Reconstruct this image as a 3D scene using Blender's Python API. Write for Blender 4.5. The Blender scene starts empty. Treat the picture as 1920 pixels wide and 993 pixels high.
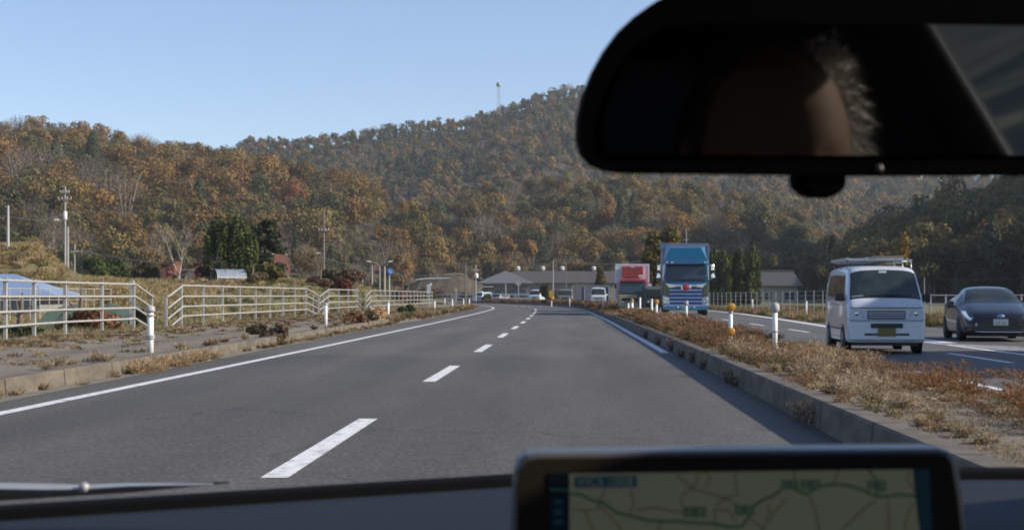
import bpy, bmesh, math, random
import numpy as np
from mathutils import Vector, Matrix

random.seed(7)
RNG = np.random.default_rng(11)
R = math.radians
sc = bpy.context.scene
COL = sc.collection

# ------------------------------------------------------------------ camera, sky, sun, exposure
F, CX, HY, CAMH = 2700.0, 960.0, 554.0, 1.12      # focal length in photo pixels, centre column, horizon row, eye height
cam = bpy.data.cameras.new('camera')
cam.sensor_width = 36.0
cam.lens = F / 1920 * 36
cam.shift_y = (HY - 496.5) / 1920
cam.clip_start, cam.clip_end = 0.05, 6000
cam.dof.use_dof = True
cam.dof.focus_distance = 55
cam.dof.aperture_fstop = 20
camo = bpy.data.objects.new('camera', cam)
camo.location = (0, 0, CAMH)
camo.rotation_euler = (R(90), 0, 0)
COL.objects.link(camo)
sc.camera = camo

SUN_AZ, SUN_EL = 100, 28
world = bpy.data.worlds.new('World')
sc.world = world
world.use_nodes = True
wn = world.node_tree
sky = wn.nodes.new('ShaderNodeTexSky')
sky.sky_type = 'NISHITA'
sky.sun_disc = False
sky.sun_elevation = R(SUN_EL)
sky.sun_rotation = R(SUN_AZ)
sky.air_density = 1.0
sky.dust_density = 0.15
sky.ozone_density = 3.0
tint = wn.nodes.new('ShaderNodeVectorMath'); tint.operation = 'MULTIPLY'; tint.inputs[1].default_value = (1.04, .985, 1.06)
wn.links.new(sky.outputs[0], tint.inputs[0])
wn.links.new(tint.outputs[0], wn.nodes['Background'].inputs[0])
wn.nodes['Background'].inputs[1].default_value = 0.112
sun = bpy.data.lights.new('sun', 'SUN')
sun.energy = 5.0
sun.angle = R(0.5)
sun.color = (1.0, 0.90, 0.76)
suno = bpy.data.objects.new('sun', sun)
sd = Vector((math.cos(R(SUN_EL)) * math.sin(R(SUN_AZ)), math.cos(R(SUN_EL)) * math.cos(R(SUN_AZ)), math.sin(R(SUN_EL))))
suno.rotation_euler = sd.to_track_quat('Z', 'Y').to_euler()
suno.location = (30, -10, 60)
COL.objects.link(suno)
sc.view_settings.view_transform = 'Standard'
sc.view_settings.look = 'None'
sc.view_settings.exposure = 0.48
sc.view_settings.gamma = 1.0
sc.cycles.use_denoising = True
sc.cycles.filter_width = 1.9
sc.cycles.max_bounces = 6
sc.cycles.diffuse_bounces = 3
sc.cycles.glossy_bounces = 3
sc.cycles.transparent_max_bounces = 8
sc.cycles.volume_bounces = 1
sc.cycles.caustics_reflective = False
sc.cycles.caustics_refractive = False

# ------------------------------------------------------------------ helpers
def gp(px, py, z=0.0):
    Y = (CAMH - z) * F / (py - HY)
    return Vector(((px - CX) / F * Y, Y, z))

def at(px, py, Y):
    return Vector(((px - CX) / F * Y, Y, CAMH + (HY - py) / F * Y))

def sst(t):
    t = np.clip(t, 0, 1)
    return t * t * (3 - 2 * t)

MATS = {}
def M(name, rgb, rough=0.7, metal=0.0, var=0.0, scale=6.0, rgb2=None, spec=0.5, coat=0.0, bump=0.0, stretch=None, detail=4, emit=0.0):
    if name in MATS:
        return MATS[name]
    m = bpy.data.materials.new(name)
    m.use_nodes = True
    nt = m.node_tree
    b = nt.nodes['Principled BSDF']
    b.inputs['Base Color'].default_value = (*rgb, 1)
    b.inputs['Roughness'].default_value = rough
    b.inputs['Metallic'].default_value = metal
    b.inputs['Specular IOR Level'].default_value = spec
    b.inputs['Coat Weight'].default_value = coat
    if emit:
        b.inputs['Emission Color'].default_value = (*rgb, 1)
        b.inputs['Emission Strength'].default_value = emit
    if var or rgb2 or bump:
        tc = nt.nodes.new('ShaderNodeTexCoord')
        mp = nt.nodes.new('ShaderNodeMapping')
        if stretch:
            mp.inputs['Scale'].default_value = stretch
        nt.links.new(tc.outputs['Object'], mp.inputs[0])
        n = nt.nodes.new('ShaderNodeTexNoise')
        n.inputs['Scale'].default_value = scale
        n.inputs['Detail'].default_value = detail
        n.inputs['Roughness'].default_value = 0.6
        nt.links.new(mp.outputs[0], n.inputs['Vector'])
        r = nt.nodes.new('ShaderNodeValToRGB')
        r.color_ramp.elements[0].position = 0.3
        r.color_ramp.elements[1].position = 0.7
        c2 = rgb2 if rgb2 else tuple(min(1, c * (1 + var)) for c in rgb)
        c1 = rgb if rgb2 else tuple(c * (1 - var) for c in rgb)
        r.color_ramp.elements[0].color = (*c1, 1)
        r.color_ramp.elements[1].color = (*c2, 1)
        nt.links.new(n.outputs['Fac'], r.inputs[0])
        nt.links.new(r.outputs[0], b.inputs['Base Color'])
        if bump:
            bp = nt.nodes.new('ShaderNodeBump')
            bp.inputs['Strength'].default_value = bump
            bp.inputs['Distance'].default_value = 0.02
            nt.links.new(n.outputs['Fac'], bp.inputs['Height'])
            nt.links.new(bp.outputs[0], b.inputs['Normal'])
    MATS[name] = m
    return m

def leaf_mat(name, trans=0.25, rough=0.8, scale=0.0):
    m = bpy.data.materials.new(name)
    m.use_nodes = True
    nt = m.node_tree
    b = nt.nodes['Principled BSDF']
    b.inputs['Roughness'].default_value = rough
    b.inputs['Specular IOR Level'].default_value = 0.15
    a = nt.nodes.new('ShaderNodeAttribute')
    a.attribute_name = 'col'
    src = a.outputs['Color']
    nt.links.new(src, b.inputs['Base Color'])
    if trans:
        t = nt.nodes.new('ShaderNodeBsdfTranslucent')
        nt.links.new(src, t.inputs['Color'])
        mx = nt.nodes.new('ShaderNodeMixShader')
        mx.inputs[0].default_value = trans
        nt.links.new(b.outputs[0], mx.inputs[1])
        nt.links.new(t.outputs[0], mx.inputs[2])
        nt.links.new(mx.outputs[0], nt.nodes['Material Output'].inputs['Surface'])
    return m

def tag(o, label=None, cat=None, group=None, kind=None):
    if label: o['label'] = label
    if cat: o['category'] = cat
    if group: o['group'] = group
    if kind: o['kind'] = kind
    return o

def empty(name, loc=(0, 0, 0), rz=0.0, label=None, cat=None, group=None, scale=None):
    o = bpy.data.objects.new(name, None)
    o.empty_display_size = 0.3
    o.location = loc
    o.rotation_euler = (0, 0, rz)
    if scale: o.scale = scale
    COL.objects.link(o)
    return tag(o, label, cat, group)

KIDS = {}
def link(o, parent=None):
    COL.objects.link(o)
    if parent is not None:
        o.parent = parent
        KIDS.setdefault(parent.name, []).append(o)
    return o

def dup(o, parent=None, **kw):
    c = o.copy()
    for k in ('label', 'category', 'group'):
        if k in kw: c[k] = kw[k]
    if 'loc' in kw: c.location = kw['loc']
    if 'rz' in kw: c.rotation_euler = (0, 0, kw['rz'])
    if 'scale' in kw: c.scale = kw['scale']
    link(c, parent)
    for k in list(KIDS.get(o.name, [])):
        dup(k, c)
    return c

class MB:
    def __init__(s):
        s.v, s.f, s.sm = [], [], []
    def add(s, vs, fs, smooth=False):
        o = len(s.v)
        s.v.extend([tuple(p) for p in vs])
        s.f.extend([tuple(i + o for i in f) for f in fs])
        s.sm.extend([smooth] * len(fs))
        return s
    def box(s, c, d, rot=None):
        x, y, z = [k / 2 for k in d]
        p = [Vector(q) for q in ((-x,-y,-z),(x,-y,-z),(x,y,-z),(-x,y,-z),(-x,-y,z),(x,-y,z),(x,y,z),(-x,y,z))]
        if rot is not None:
            p = [rot @ q for q in p]
        c = Vector(c)
        return s.add([q + c for q in p], [(0,3,2,1),(4,5,6,7),(0,1,5,4),(1,2,6,5),(2,3,7,6),(3,0,4,7)])
    def bb(s, x0, x1, y0, y1, z0, z1):
        return s.box(((x0+x1)/2, (y0+y1)/2, (z0+z1)/2), (abs(x1-x0), abs(y1-y0), abs(z1-z0)))
    def hexa(s, p):      # eight corners: bottom four, then top four
        return s.add(p, [(0,3,2,1),(4,5,6,7),(0,1,5,4),(1,2,6,5),(2,3,7,6),(3,0,4,7)])
    def tube(s, pts, r, n=6, cap=True):
        pts = [Vector(p) for p in pts]
        rs = r if isinstance(r, (list, tuple)) else [r] * len(pts)
        vs, fs = [], []
        for i, p in enumerate(pts):
            d = (pts[min(i+1, len(pts)-1)] - pts[max(i-1, 0)])
            d = d.normalized() if d.length > 1e-9 else Vector((0, 0, 1))
            a = d.cross(Vector((0, 0, 1)))
            if a.length < 1e-3: a = d.cross(Vector((1, 0, 0)))
            a.normalize()
            b = d.cross(a)
            for k in range(n):
                t = 2 * math.pi * k / n
                vs.append(p + (a * math.cos(t) + b * math.sin(t)) * rs[i])
        for i in range(len(pts) - 1):
            for k in range(n):
                fs.append((i*n+k, i*n+(k+1) % n, (i+1)*n+(k+1) % n, (i+1)*n+k))
        s.add(vs, fs, True)
        if cap:
            o = len(vs)
            s.add(vs[:n], [tuple(range(n))]); s.add(vs[-n:], [tuple(reversed(range(n)))])
        return s
    def lathe(s, prof, c=(0, 0, 0), n=12, axis='z', smooth=True):
        vs, fs = [], []
        for r, h in prof:
            for k in range(n):
                t = 2 * math.pi * k / n
                x, y = r * math.cos(t), r * math.sin(t)
                q = (x, y, h) if axis == 'z' else ((h, x, y) if axis == 'x' else (x, h, -y))
                vs.append((q[0]+c[0], q[1]+c[1], q[2]+c[2]))
        m = len(prof)
        for i in range(m - 1):
            for k in range(n):
                fs.append((i*n+k, i*n+(k+1) % n, (i+1)*n+(k+1) % n, (i+1)*n+k))
        fs.append(tuple(reversed(range(n)))); fs.append(tuple(range((m-1)*n, m*n)))
        return s.add(vs, fs, smooth)
    def ball(s, c, r, nu=12, nv=8):
        r = r if isinstance(r, (list, tuple)) else (r, r, r)
        prof = []
        vs, fs = [], []
        for i in range(nv + 1):
            ph = math.pi * i / nv
            for k in range(nu):
                t = 2 * math.pi * k / nu
                vs.append((c[0]+r[0]*math.sin(ph)*math.cos(t), c[1]+r[1]*math.sin(ph)*math.sin(t), c[2]-r[2]*math.cos(ph)))
        for i in range(nv):
            for k in range(nu):
                fs.append((i*nu+k, i*nu+(k+1) % nu, (i+1)*nu+(k+1) % nu, (i+1)*nu+k))
        return s.add(vs, fs, True)
    def poly(s, pts, thick):      # flat polygon thickened along the vector thick
        n = len(pts)
        t = Vector(thick)
        a = [Vector(p) for p in pts]
        b = [p + t for p in a]
        fs = [tuple(reversed(range(n))), tuple(range(n, 2*n))]
        fs += [(i, (i+1) % n, n+(i+1) % n, n+i) for i in range(n)]
        return s.add(a + b, fs)
    def grid(s, P, smooth=True):
        P = np.asarray(P, float)
        a, b = P.shape[:2]
        fs = [(i*b+j, i*b+j+1, (i+1)*b+j+1, (i+1)*b+j) for i in range(a-1) for j in range(b-1)]
        return s.add(P.reshape(-1, 3).tolist(), fs, smooth)
    def strip(s, A, B):
        n = len(A)
        return s.add(list(A) + list(B), [(i, i+1, n+i+1, n+i) for i in range(n-1)])
    def build(s, name, mat, parent=None, bevel=0.0, fix=True):
        me = bpy.data.meshes.new(name)
        me.from_pydata(s.v, [], s.f)
        me.polygons.foreach_set('use_smooth', s.sm)
        me.materials.append(mat)
        if fix:
            bm = bmesh.new(); bm.from_mesh(me)
            bmesh.ops.recalc_face_normals(bm, faces=bm.faces)
            bm.to_mesh(me); bm.free()
        me.update()
        o = bpy.data.objects.new(name, me)
        if bevel:
            md = o.modifiers.new('bevel', 'BEVEL')
            md.width = bevel; md.segments = 2; md.limit_method = 'ANGLE'; md.angle_limit = R(40)
        return link(o, parent)

def np_mesh(name, verts, k, cols, mat, parent=None):
    """verts (n*k,3) as n separate k-gons, cols (n,3) one colour per face"""
    n = len(verts) // k
    me = bpy.data.meshes.new(name)
    me.vertices.add(n * k); me.loops.add(n * k); me.polygons.add(n)
    me.vertices.foreach_set('co', np.ascontiguousarray(verts, np.float32).ravel())
    me.loops.foreach_set('vertex_index', np.arange(n * k, dtype=np.int32))
    me.polygons.foreach_set('loop_start', np.arange(0, n * k, k, dtype=np.int32))
    at_ = me.attributes.new('col', 'FLOAT_COLOR', 'FACE')
    c4 = np.ones((n, 4), np.float32); c4[:, :3] = cols
    at_.data.foreach_set('color', c4.ravel())
    me.materials.append(mat)
    me.update(calc_edges=True)
    return link(bpy.data.objects.new(name, me), parent)

def unit(a):
    return a / np.maximum(np.linalg.norm(a, axis=-1, keepdims=True), 1e-9)

def cards(c, nrm, size, asp, rng, up=None):
    """quads centred at c facing nrm; size (n,), asp height/width; up: preferred long axis"""
    n = len(c)
    ref = rng.normal(size=(n, 3)) if up is None else up + rng.normal(size=(n, 3)) * 0.25
    a = unit(np.cross(nrm, ref)); b = np.cross(nrm, a)
    w = (size * 0.5)[:, None]; h = w * (asp if np.ndim(asp) == 0 else np.asarray(asp)[:, None])
    j = 1 + rng.uniform(-0.35, 0.35, (n, 4, 1))
    q = np.stack([-a*w - b*h, a*w - b*h, a*w*0.8 + b*h, -a*w*0.8 + b*h], 1) * j
    return (c[:, None, :] + q).reshape(-1, 3)

def pchip(xs, ys, x):
    xs = np.asarray(xs, float); ys = np.asarray(ys, float)
    h = np.diff(xs); d = np.diff(ys, axis=0) / h.reshape(-1, *([1] * (ys.ndim - 1)))
    m = np.zeros_like(ys)
    m[0], m[-1] = d[0], d[-1]
    if len(xs) > 2:
        a, b = d[:-1], d[1:]
        with np.errstate(divide='ignore', invalid='ignore'):
            hm = 2 * a * b / (a + b)
        m[1:-1] = np.where(a * b > 0, hm, 0)
    i = int(np.clip(np.searchsorted(xs, x) - 1, 0, len(xs) - 2))
    t = (x - xs[i]) / h[i]
    return (2*t**3-3*t*t+1)*ys[i] + (t**3-2*t*t+t)*h[i]*m[i] + (-2*t**3+3*t*t)*ys[i+1] + (t**3-t*t)*h[i]*m[i+1]

# ------------------------------------------------------------------ road geometry
_Y = np.array([-60, 0, 13, 24, 33, 41, 62, 80, 100, 112, 124, 140, 150])
_X = np.array([-3.4, -1.76, -1.31, -.87, -.52, -.24, .52, 1.08, 1.62, 1.85, 1.97, 1.67, 1.12])
def cl(Y):
    Y = float(Y)
    if Y > 140: return 2 - (Y - 124) ** 2 / 780 + 0
    return float(pchip(_Y, _X, Y))
def kl(Y):            # left kerb face offset
    return float(np.interp(Y, [8, 15, 35, 59, 70, 130, 320], [-4.35, -4.42, -4.85, -5.2, -4.9, -5.4, -5.4]))
def ro(Y):            # far edge line of the oncoming carriageway
    return float(np.interp(Y, [0, 40, 50, 70, 90, 120, 200, 320], [10.4, 10.4, 10.7, 11.6, 12.4, 12.8, 12.2, 12.2]))
FENX = lambda Y: float(np.interp(Y, [0, 29, 34.3, 40, 67, 88, 127, 200], [-10.4, -10.5, -11.0, -10.6, -9.6, -8.9, -7.1, -6.9]))
YS = np.concatenate([np.arange(-40, 60, 4.0), np.arange(60, 330, 6.0)])

def gz(x, Y):
    r = 2.2 * sst((Y - 55) / 50) * sst((-x - 8.5) / 6) * (1 - .75 * sst((Y - 126) / 22))
    a = -x / np.maximum(Y, 1)
    b = (1.9 * sst((a - .300) / .035) + .95 * sst((a - .235) / .05)) * sst((Y - 66) / 9) * (1 - sst((Y - 80) / 12))
    v = 0.25 * sst((x - (14 + 2.5 * sst((Y - 40) / 40) + 6 * sst((Y - 80) / 60))) / 2)
    return -0.06 + r + b + v * (Y > 5)

# ---- ground
xs = np.unique(np.concatenate([np.arange(-60, 60.1, 1.5), np.arange(-600, -59, 20), np.arange(60, 601, 20)]))
ys = np.unique(np.concatenate([np.arange(-40, 140, 2.0), np.arange(140, 420, 6.0), np.arange(420, 1300, 40), np.arange(-400, -39, 30)]))
G = np.array([[(x, y, float(gz(x, y))) for x in xs] for y in ys])
m = M('dry_field', (.16, .125, .055), .95, rgb2=(.085, .095, .035), scale=.25, detail=8)
tag(MB().grid(G).build('ground', m, fix=False), kind='structure')
tag(MB().grid([[(-4000, -3000, -.5), (4000, -3000, -.5)], [(-4000, 5000, -.5), (4000, 5000, -.5)]]).build('ground_plain', M('plain', (.12, .11, .06), .95, var=.3, scale=.02), fix=False), kind='structure')

# ---- asphalt
def asphalt(name, c, seed):
    m = bpy.data.materials.new(name); m.use_nodes = True
    nt = m.node_tree; b = nt.nodes['Principled BSDF']
    b.inputs['Roughness'].default_value = .82
    b.inputs['Specular IOR Level'].default_value = .35
    tc = nt.nodes.new('ShaderNodeTexCoord')
    def noise(sx, sy, s, d, off=0):
        mp = nt.nodes.new('ShaderNodeMapping'); mp.inputs['Scale'].default_value = (sx, sy, 1); mp.inputs['Location'].default_value = (seed, off, 0)
        nt.links.new(tc.outputs['Object'], mp.inputs[0])
        n = nt.nodes.new('ShaderNodeTexNoise'); n.inputs['Scale'].default_value = s; n.inputs['Detail'].default_value = d; n.inputs['Roughness'].default_value = .65
        nt.links.new(mp.outputs[0], n.inputs['Vector']); return n.outputs['Fac']
    def ramp(f, a, b_, lo=.35, hi=.65):
        r = nt.nodes.new('ShaderNodeMapRange'); r.inputs[1].default_value = lo; r.inputs[2].default_value = hi; r.inputs[3].default_value = a; r.inputs[4].default_value = b_
        nt.links.new(f, r.inputs[0]); return r.outputs[0]
    def mul(a, b_):
        k = nt.nodes.new('ShaderNodeMath'); k.operation = 'MULTIPLY'; nt.links.new(a, k.inputs[0]); nt.links.new(b_, k.inputs[1]); return k.outputs[0]
    g = noise(1, .35, 30, 4); l = noise(1, .12, .9, 5, 3.1); p = noise(1, .5, .22, 2, 7.7)
    s = noise(1, .9, 5, 2, 1.3)
    t = mul(mul(ramp(g, .70, 1.32), ramp(l, .86, 1.14)), mul(ramp(p, .93, 1.08), ramp(s, .93, 1.06)))
    # wheel tracks, an older surface nearer the car, and fine cracks
    sx = nt.nodes.new('ShaderNodeSeparateXYZ'); nt.links.new(tc.outputs['Object'], sx.inputs[0])
    def mth(op, a, b_):
        k = nt.nodes.new('ShaderNodeMath'); k.operation = op
        for i_, q in enumerate((a, b_)):
            if isinstance(q, (int, float)): k.inputs[i_].default_value = q
            elif q is not None: nt.links.new(q, k.inputs[i_])
        return k.outputs[0]
    u = mth('SUBTRACT', sx.outputs[0], mth('MULTIPLY', sx.outputs[1], .033))
    trk = mth('ADD', 1.0, mth('MULTIPLY', mth('COSINE', mth('MULTIPLY', u, 2*math.pi/1.82), None), .075))
    t = mul(t, trk)
    if seed == 0.0:
        jy = mth('ADD', sx.outputs[1], mth('MULTIPLY', noise(1, 1, .8, 2, 5.5), .5))
        t = mul(t, ramp(jy, .90, 1.06, 27.2, 27.5))
    vo = nt.nodes.new('ShaderNodeTexVoronoi'); vo.feature = 'DISTANCE_TO_EDGE'; vo.inputs['Scale'].default_value = .34
    wp = nt.nodes.new('ShaderNodeVectorMath'); wp.operation = 'ADD'
    wn_ = nt.nodes.new('ShaderNodeTexNoise'); wn_.inputs['Scale'].default_value = 1.1; wn_.inputs['Detail'].default_value = 5
    nt.links.new(tc.outputs['Object'], wn_.inputs['Vector']); nt.links.new(tc.outputs['Object'], wp.inputs[0]); nt.links.new(wn_.outputs['Color'], wp.inputs[1])
    nt.links.new(wp.outputs[0], vo.inputs['Vector'])
    crack = ramp(vo.outputs['Distance'], .72, 1.0, .002, .010)
    gate = ramp(noise(1, .5, .12, 2, 9.9), 0.0, 1.0, .50, .58)
    t = mul(t, mth('MAXIMUM', crack, mth('SUBTRACT', 1.0, gate)))
    cb = nt.nodes.new('ShaderNodeVectorMath'); cb.operation = 'SCALE'; cb.inputs[0].default_value = c
    nt.links.new(t, cb.inputs['Scale'])
    nt.links.new(cb.outputs[0], b.inputs['Base Color'])
    bp = nt.nodes.new('ShaderNodeBump'); bp.inputs['Strength'].default_value = .35; bp.inputs['Distance'].default_value = .01
    nt.links.new(g, bp.inputs['Height']); nt.links.new(bp.outputs[0], b.inputs['Normal'])
    return m
A1 = asphalt('asphalt_worn', (.092, .087, .077), 0.0)
A2 = asphalt('asphalt_far_side', (.100, .097, .09), 4.0)
A3 = asphalt('asphalt_path', (.178, .148, .108), 9.0)
def band(o0, o1, z, ys_=YS):
    f0 = o0 if callable(o0) else (lambda y: o0); f1 = o1 if callable(o1) else (lambda y: o1)
    return [(cl(y) + f0(y), y, z) for y in ys_], [(cl(y) + f1(y), y, z) for y in ys_]
# two lanes of grid across so shading stays smooth
tag(MB().strip(*band(kl, 3.95, 0)).build('road', A1, fix=False), kind='structure')
tag(MB().strip(*band(6.40, lambda y: ro(y) + (6.5 if y < 44 else np.interp(y, [44, 60], [6.5, .9])), 0)).build('oncoming_road', A2, fix=False), kind='structure')
Fx = lambda y: FENX(y) - cl(y) - .35
tag(MB().strip(*band(Fx, lambda y: kl(y) - .16, .175)).build('sidewalk', A3, fix=False), kind='structure')
# joint where the newer asphalt starts: a narrow sealed strip
jm = M('seal', (.05, .05, .05), .6)

def mark_material():
    m = bpy.data.materials.new('road_paint'); m.use_nodes = True
    nt = m.node_tree; b = nt.nodes['Principled BSDF']; b.inputs['Roughness'].default_value = .65
    tc = nt.nodes.new('ShaderNodeTexCoord'); n = nt.nodes.new('ShaderNodeTexNoise'); n.inputs['Scale'].default_value = 7; n.inputs['Detail'].default_value = 9; n.inputs['Roughness'].default_value = .72
    nt.links.new(tc.outputs['Object'], n.inputs['Vector'])
    r = nt.nodes.new('ShaderNodeValToRGB'); e = r.color_ramp.elements
    e[0].position = .34; e[0].color = (.16, .155, .15, 1); e[1].position = .66; e[1].color = (.84, .84, .83, 1)
    k = e.new(.44); k.color = (.60, .60, .59, 1)
    nt.links.new(n.outputs['Fac'], r.inputs[0]); nt.links.new(r.outputs[0], b.inputs['Base Color'])
    return m
PM = mark_material()
def line(o, w, y0, y1, z=.004, step=3.0, name='road_marking'):
    n = max(2, int((y1 - y0) / step) + 1)
    yy = np.linspace(y0, y1, n)
    f = o if callable(o) else (lambda y: o)
    b = MB().strip([(cl(y) + f(y) - w/2, y, z) for y in yy], [(cl(y) + f(y) + w/2, y, z) for y in yy])
    return b
mk = lambda b: tag(b.build('road_marking', PM, fix=False), kind='structure')
mk(line(-3.58, .16, -20, 300))
mk(line(3.70, .16, 28.2, 300))
for i in range(22):
    y0 = 8.85 + i * 9.9
    mk(line(0, .17, y0, y0 + 4.25, step=2))
mk(line(6.95, .16, -20, 300))
for i in range(18):
    y0 = 24 - 10 + i * 10.0
    mk(line(9.2, .14, y0, y0 + 4.0, step=2))
mk(line(10.45, .16, -10, 36, step=4))
mk(line(lambda y: ro(y) + .45, .34, 34, 300))
for i in range(5):      # hatched zone beside the joining lane
    p = [gp(1765 + i*26, 645 + i*2.2, .004), gp(1920 + i*22, 650.5 + i*3.5, .004)]
    d = Vector((0.0, .32, 0))
    mk(MB().strip([p[0], p[1]], [p[0] + d, p[1] + d]))
for i in range(4):      # hatch strokes in the near side of the oncoming lane line
    b = [Vector((cl(y) + 6.5, y, .004)) for y in (19.0 + i*1.5,)][0]
    mk(MB().strip([b, b + Vector((.32, .55, 0))], [b + Vector((0, .28, 0)), b + Vector((.32, .83, 0))]))
for p, q in ((gp(1068, 612), gp(1087, 609)), (gp(1068, 613.5), gp(1075, 612.6))):
    tag(MB().strip([p + Vector((0, 0, .004)), q + Vector((0, 0, .004))], [p + Vector((0.02, .5, .004)), q + Vector((0.02, .5, .004))]).build('road_marking', M('orange_spray', (.30, .17, .10), .8), fix=False), kind='structure')

# ---- kerbs and the median
CONC = M('kerb_concrete', (.175, .15, .112), .9, rgb2=(.066, .055, .04), scale=2.6, detail=9, bump=.5, stretch=(1, .7, 1.8))
def add_joints(m, step, width):      # dark joints between the kerb stones
    nt = m.node_tree; b = nt.nodes['Principled BSDF']; src = b.inputs['Base Color'].links[0].from_socket
    tc = nt.nodes.new('ShaderNodeTexCoord'); s = nt.nodes.new('ShaderNodeSeparateXYZ'); nt.links.new(tc.outputs['Object'], s.inputs[0])
    f = nt.nodes.new('ShaderNodeMath'); f.operation = 'PINGPONG'; f.inputs[1].default_value = step / 2; nt.links.new(s.outputs[1], f.inputs[0])
    g = nt.nodes.new('ShaderNodeMapRange'); g.inputs[1].default_value = width * .5; g.inputs[2].default_value = width; g.inputs[3].default_value = .3; g.inputs[4].default_value = 1; nt.links.new(f.outputs[0], g.inputs[0])
    v = nt.nodes.new('ShaderNodeVectorMath'); v.operation = 'SCALE'; nt.links.new(src, v.inputs[0]); nt.links.new(g.outputs[0], v.inputs['Scale']); nt.links.new(v.outputs[0], b.inputs['Base Color'])
add_joints(CONC, 2.0, .03)
def sweep(prof, ys_, name, mat):
    P = [[(cl(y) + (o(y) if callable(o) else o), y, z) for o, z in prof] for y in ys_]
    return tag(MB().grid(P, False).build(name, mat, fix=False), kind='structure')
km = np.concatenate([np.arange(-20, 60, 2.0), np.arange(60, 300, 5)])
sweep([(3.91, -.05), (3.925, .225), (3.945, .24), (4.12, .24), (4.125, .16)], km, 'kerb', CONC)
sweep([(6.26, .05), (6.265, .11), (6.42, .11), (6.44, -.05)], km, 'kerb', CONC)
SOIL = M('median_soil', (.20, .165, .115), .95, rgb2=(.11, .088, .06), scale=1.8, detail=8, bump=.5)
sweep([(4.12, .19), (4.7, .2), (5.4, .17), (6.27, .09)], km, 'median', SOIL)
kk = np.arange(-20, 57.1, 1.5)
sweep([(lambda y: kl(y) - .20, .17), (lambda y: kl(y) - .17, .2), (lambda y: kl(y) - .01, .2), (lambda y: kl(y), .185), (lambda y: kl(y) + .02, -.05)], kk, 'kerb', CONC)
kk = np.arange(57, 300, 4.0)
sweep([(lambda y: kl(y) - .20, .175), (lambda y: kl(y) + .01, .12), (lambda y: kl(y) + .02, -.05)], kk, 'kerb', CONC)
GRIT = M('gutter_grit', (.22, .19, .14), .95, rgb2=(.12, .115, .10), scale=3, detail=8)
tag(MB().strip(*band(lambda y: kl(y) + .0, lambda y: kl(y) + .30, .004, np.arange(8, 70, 2.0))).build('gutter', GRIT, fix=False), kind='structure')
# ------------------------------------------------------------------ hills and woods
LEAF = leaf_mat('autumn_leaves', .28)
NEEDLE = leaf_mat('needles', .12)
BARK = M('bark', (.16, .125, .09), .95, var=.4, scale=8)
PALEBARK = M('pale_bark', (.30, .26, .21), .9, var=.3, scale=9)
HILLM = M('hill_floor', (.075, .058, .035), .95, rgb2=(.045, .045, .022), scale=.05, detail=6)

def snoise(x, y, seed):      # smooth cheap noise, about -1..1
    s = np.zeros_like(x, dtype=float)
    r = np.random.default_rng(seed)
    for k in range(7):
        a = r.uniform(0, 2*math.pi); f = r.uniform(.6, 2.6); p = r.uniform(0, 6.28)
        s += np.sin((x*math.cos(a) + y*math.sin(a)) * f + p) / (1 + .35*k)
    return s / 2.6

class Hill:
    def __init__(s, sky_, D0, D1, th, pw=1.15, gully=.05, seed=0):
        s.p = np.array([q[0] for q in sky_], float); s.yy = np.array([q[1] for q in sky_], float)
        s.D0, s.D1, s.th, s.pw, s.gully, s.seed = D0, D1, th, pw, gully, seed
    def d(s, px):
        f = lambda D: np.interp(px, D[0], D[1]) if isinstance(D, tuple) else np.full_like(np.asarray(px, float), D)
        return f(s.D0), f(s.D1)
    def z(s, px, t):
        d0, d1 = s.d(px)
        zc = CAMH + (HY - np.interp(px, s.p, s.yy)) / F * d1 - s.th
        tt = np.clip(t, 0, 1)
        zz = zc * tt ** s.pw - np.maximum(t - 1, 0) * zc * 1.2
        Y = d0 + (d1 - d0) * t
        x = (px - CX) / F * Y
        bump = snoise(x / 38, Y / 55, s.seed) * s.gully * np.maximum(zc, 6) * np.sin(np.pi * np.clip(t, 0, 1)) ** .8
        return zz + bump - .3
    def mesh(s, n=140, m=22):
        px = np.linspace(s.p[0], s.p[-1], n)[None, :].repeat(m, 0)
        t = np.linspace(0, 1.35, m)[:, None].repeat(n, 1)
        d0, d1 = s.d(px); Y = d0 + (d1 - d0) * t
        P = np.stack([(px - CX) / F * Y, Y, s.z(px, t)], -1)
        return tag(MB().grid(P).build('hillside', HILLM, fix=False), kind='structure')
    def spots(s, sp, rng, lo, hi, tmax=1.06):
        d0, d1 = s.d(np.linspace(lo, hi, 30))
        y0, y1 = d0.min(), (d0 + (d1 - d0) * tmax).max()
        x0 = min((lo - CX) / F * y0, (lo - CX) / F * y1); x1 = max((hi - CX) / F * y0, (hi - CX) / F * y1)
        gx, gy = np.meshgrid(np.arange(x0, x1, sp), np.arange(y0, y1, sp))
        gx = gx.ravel() + rng.uniform(-.5, .5, gx.size) * sp; gy = gy.ravel() + rng.uniform(-.5, .5, gy.size) * sp
        px = gx / gy * F + CX
        a, b = s.d(px); t = (gy - a) / (b - a)
        k = (px > lo) & (px < hi) & (t > 0) & (t < tmax)
        px, t = px[k], t[k]
        return gx[k], gy[k], s.z(px, t), px, t

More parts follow.
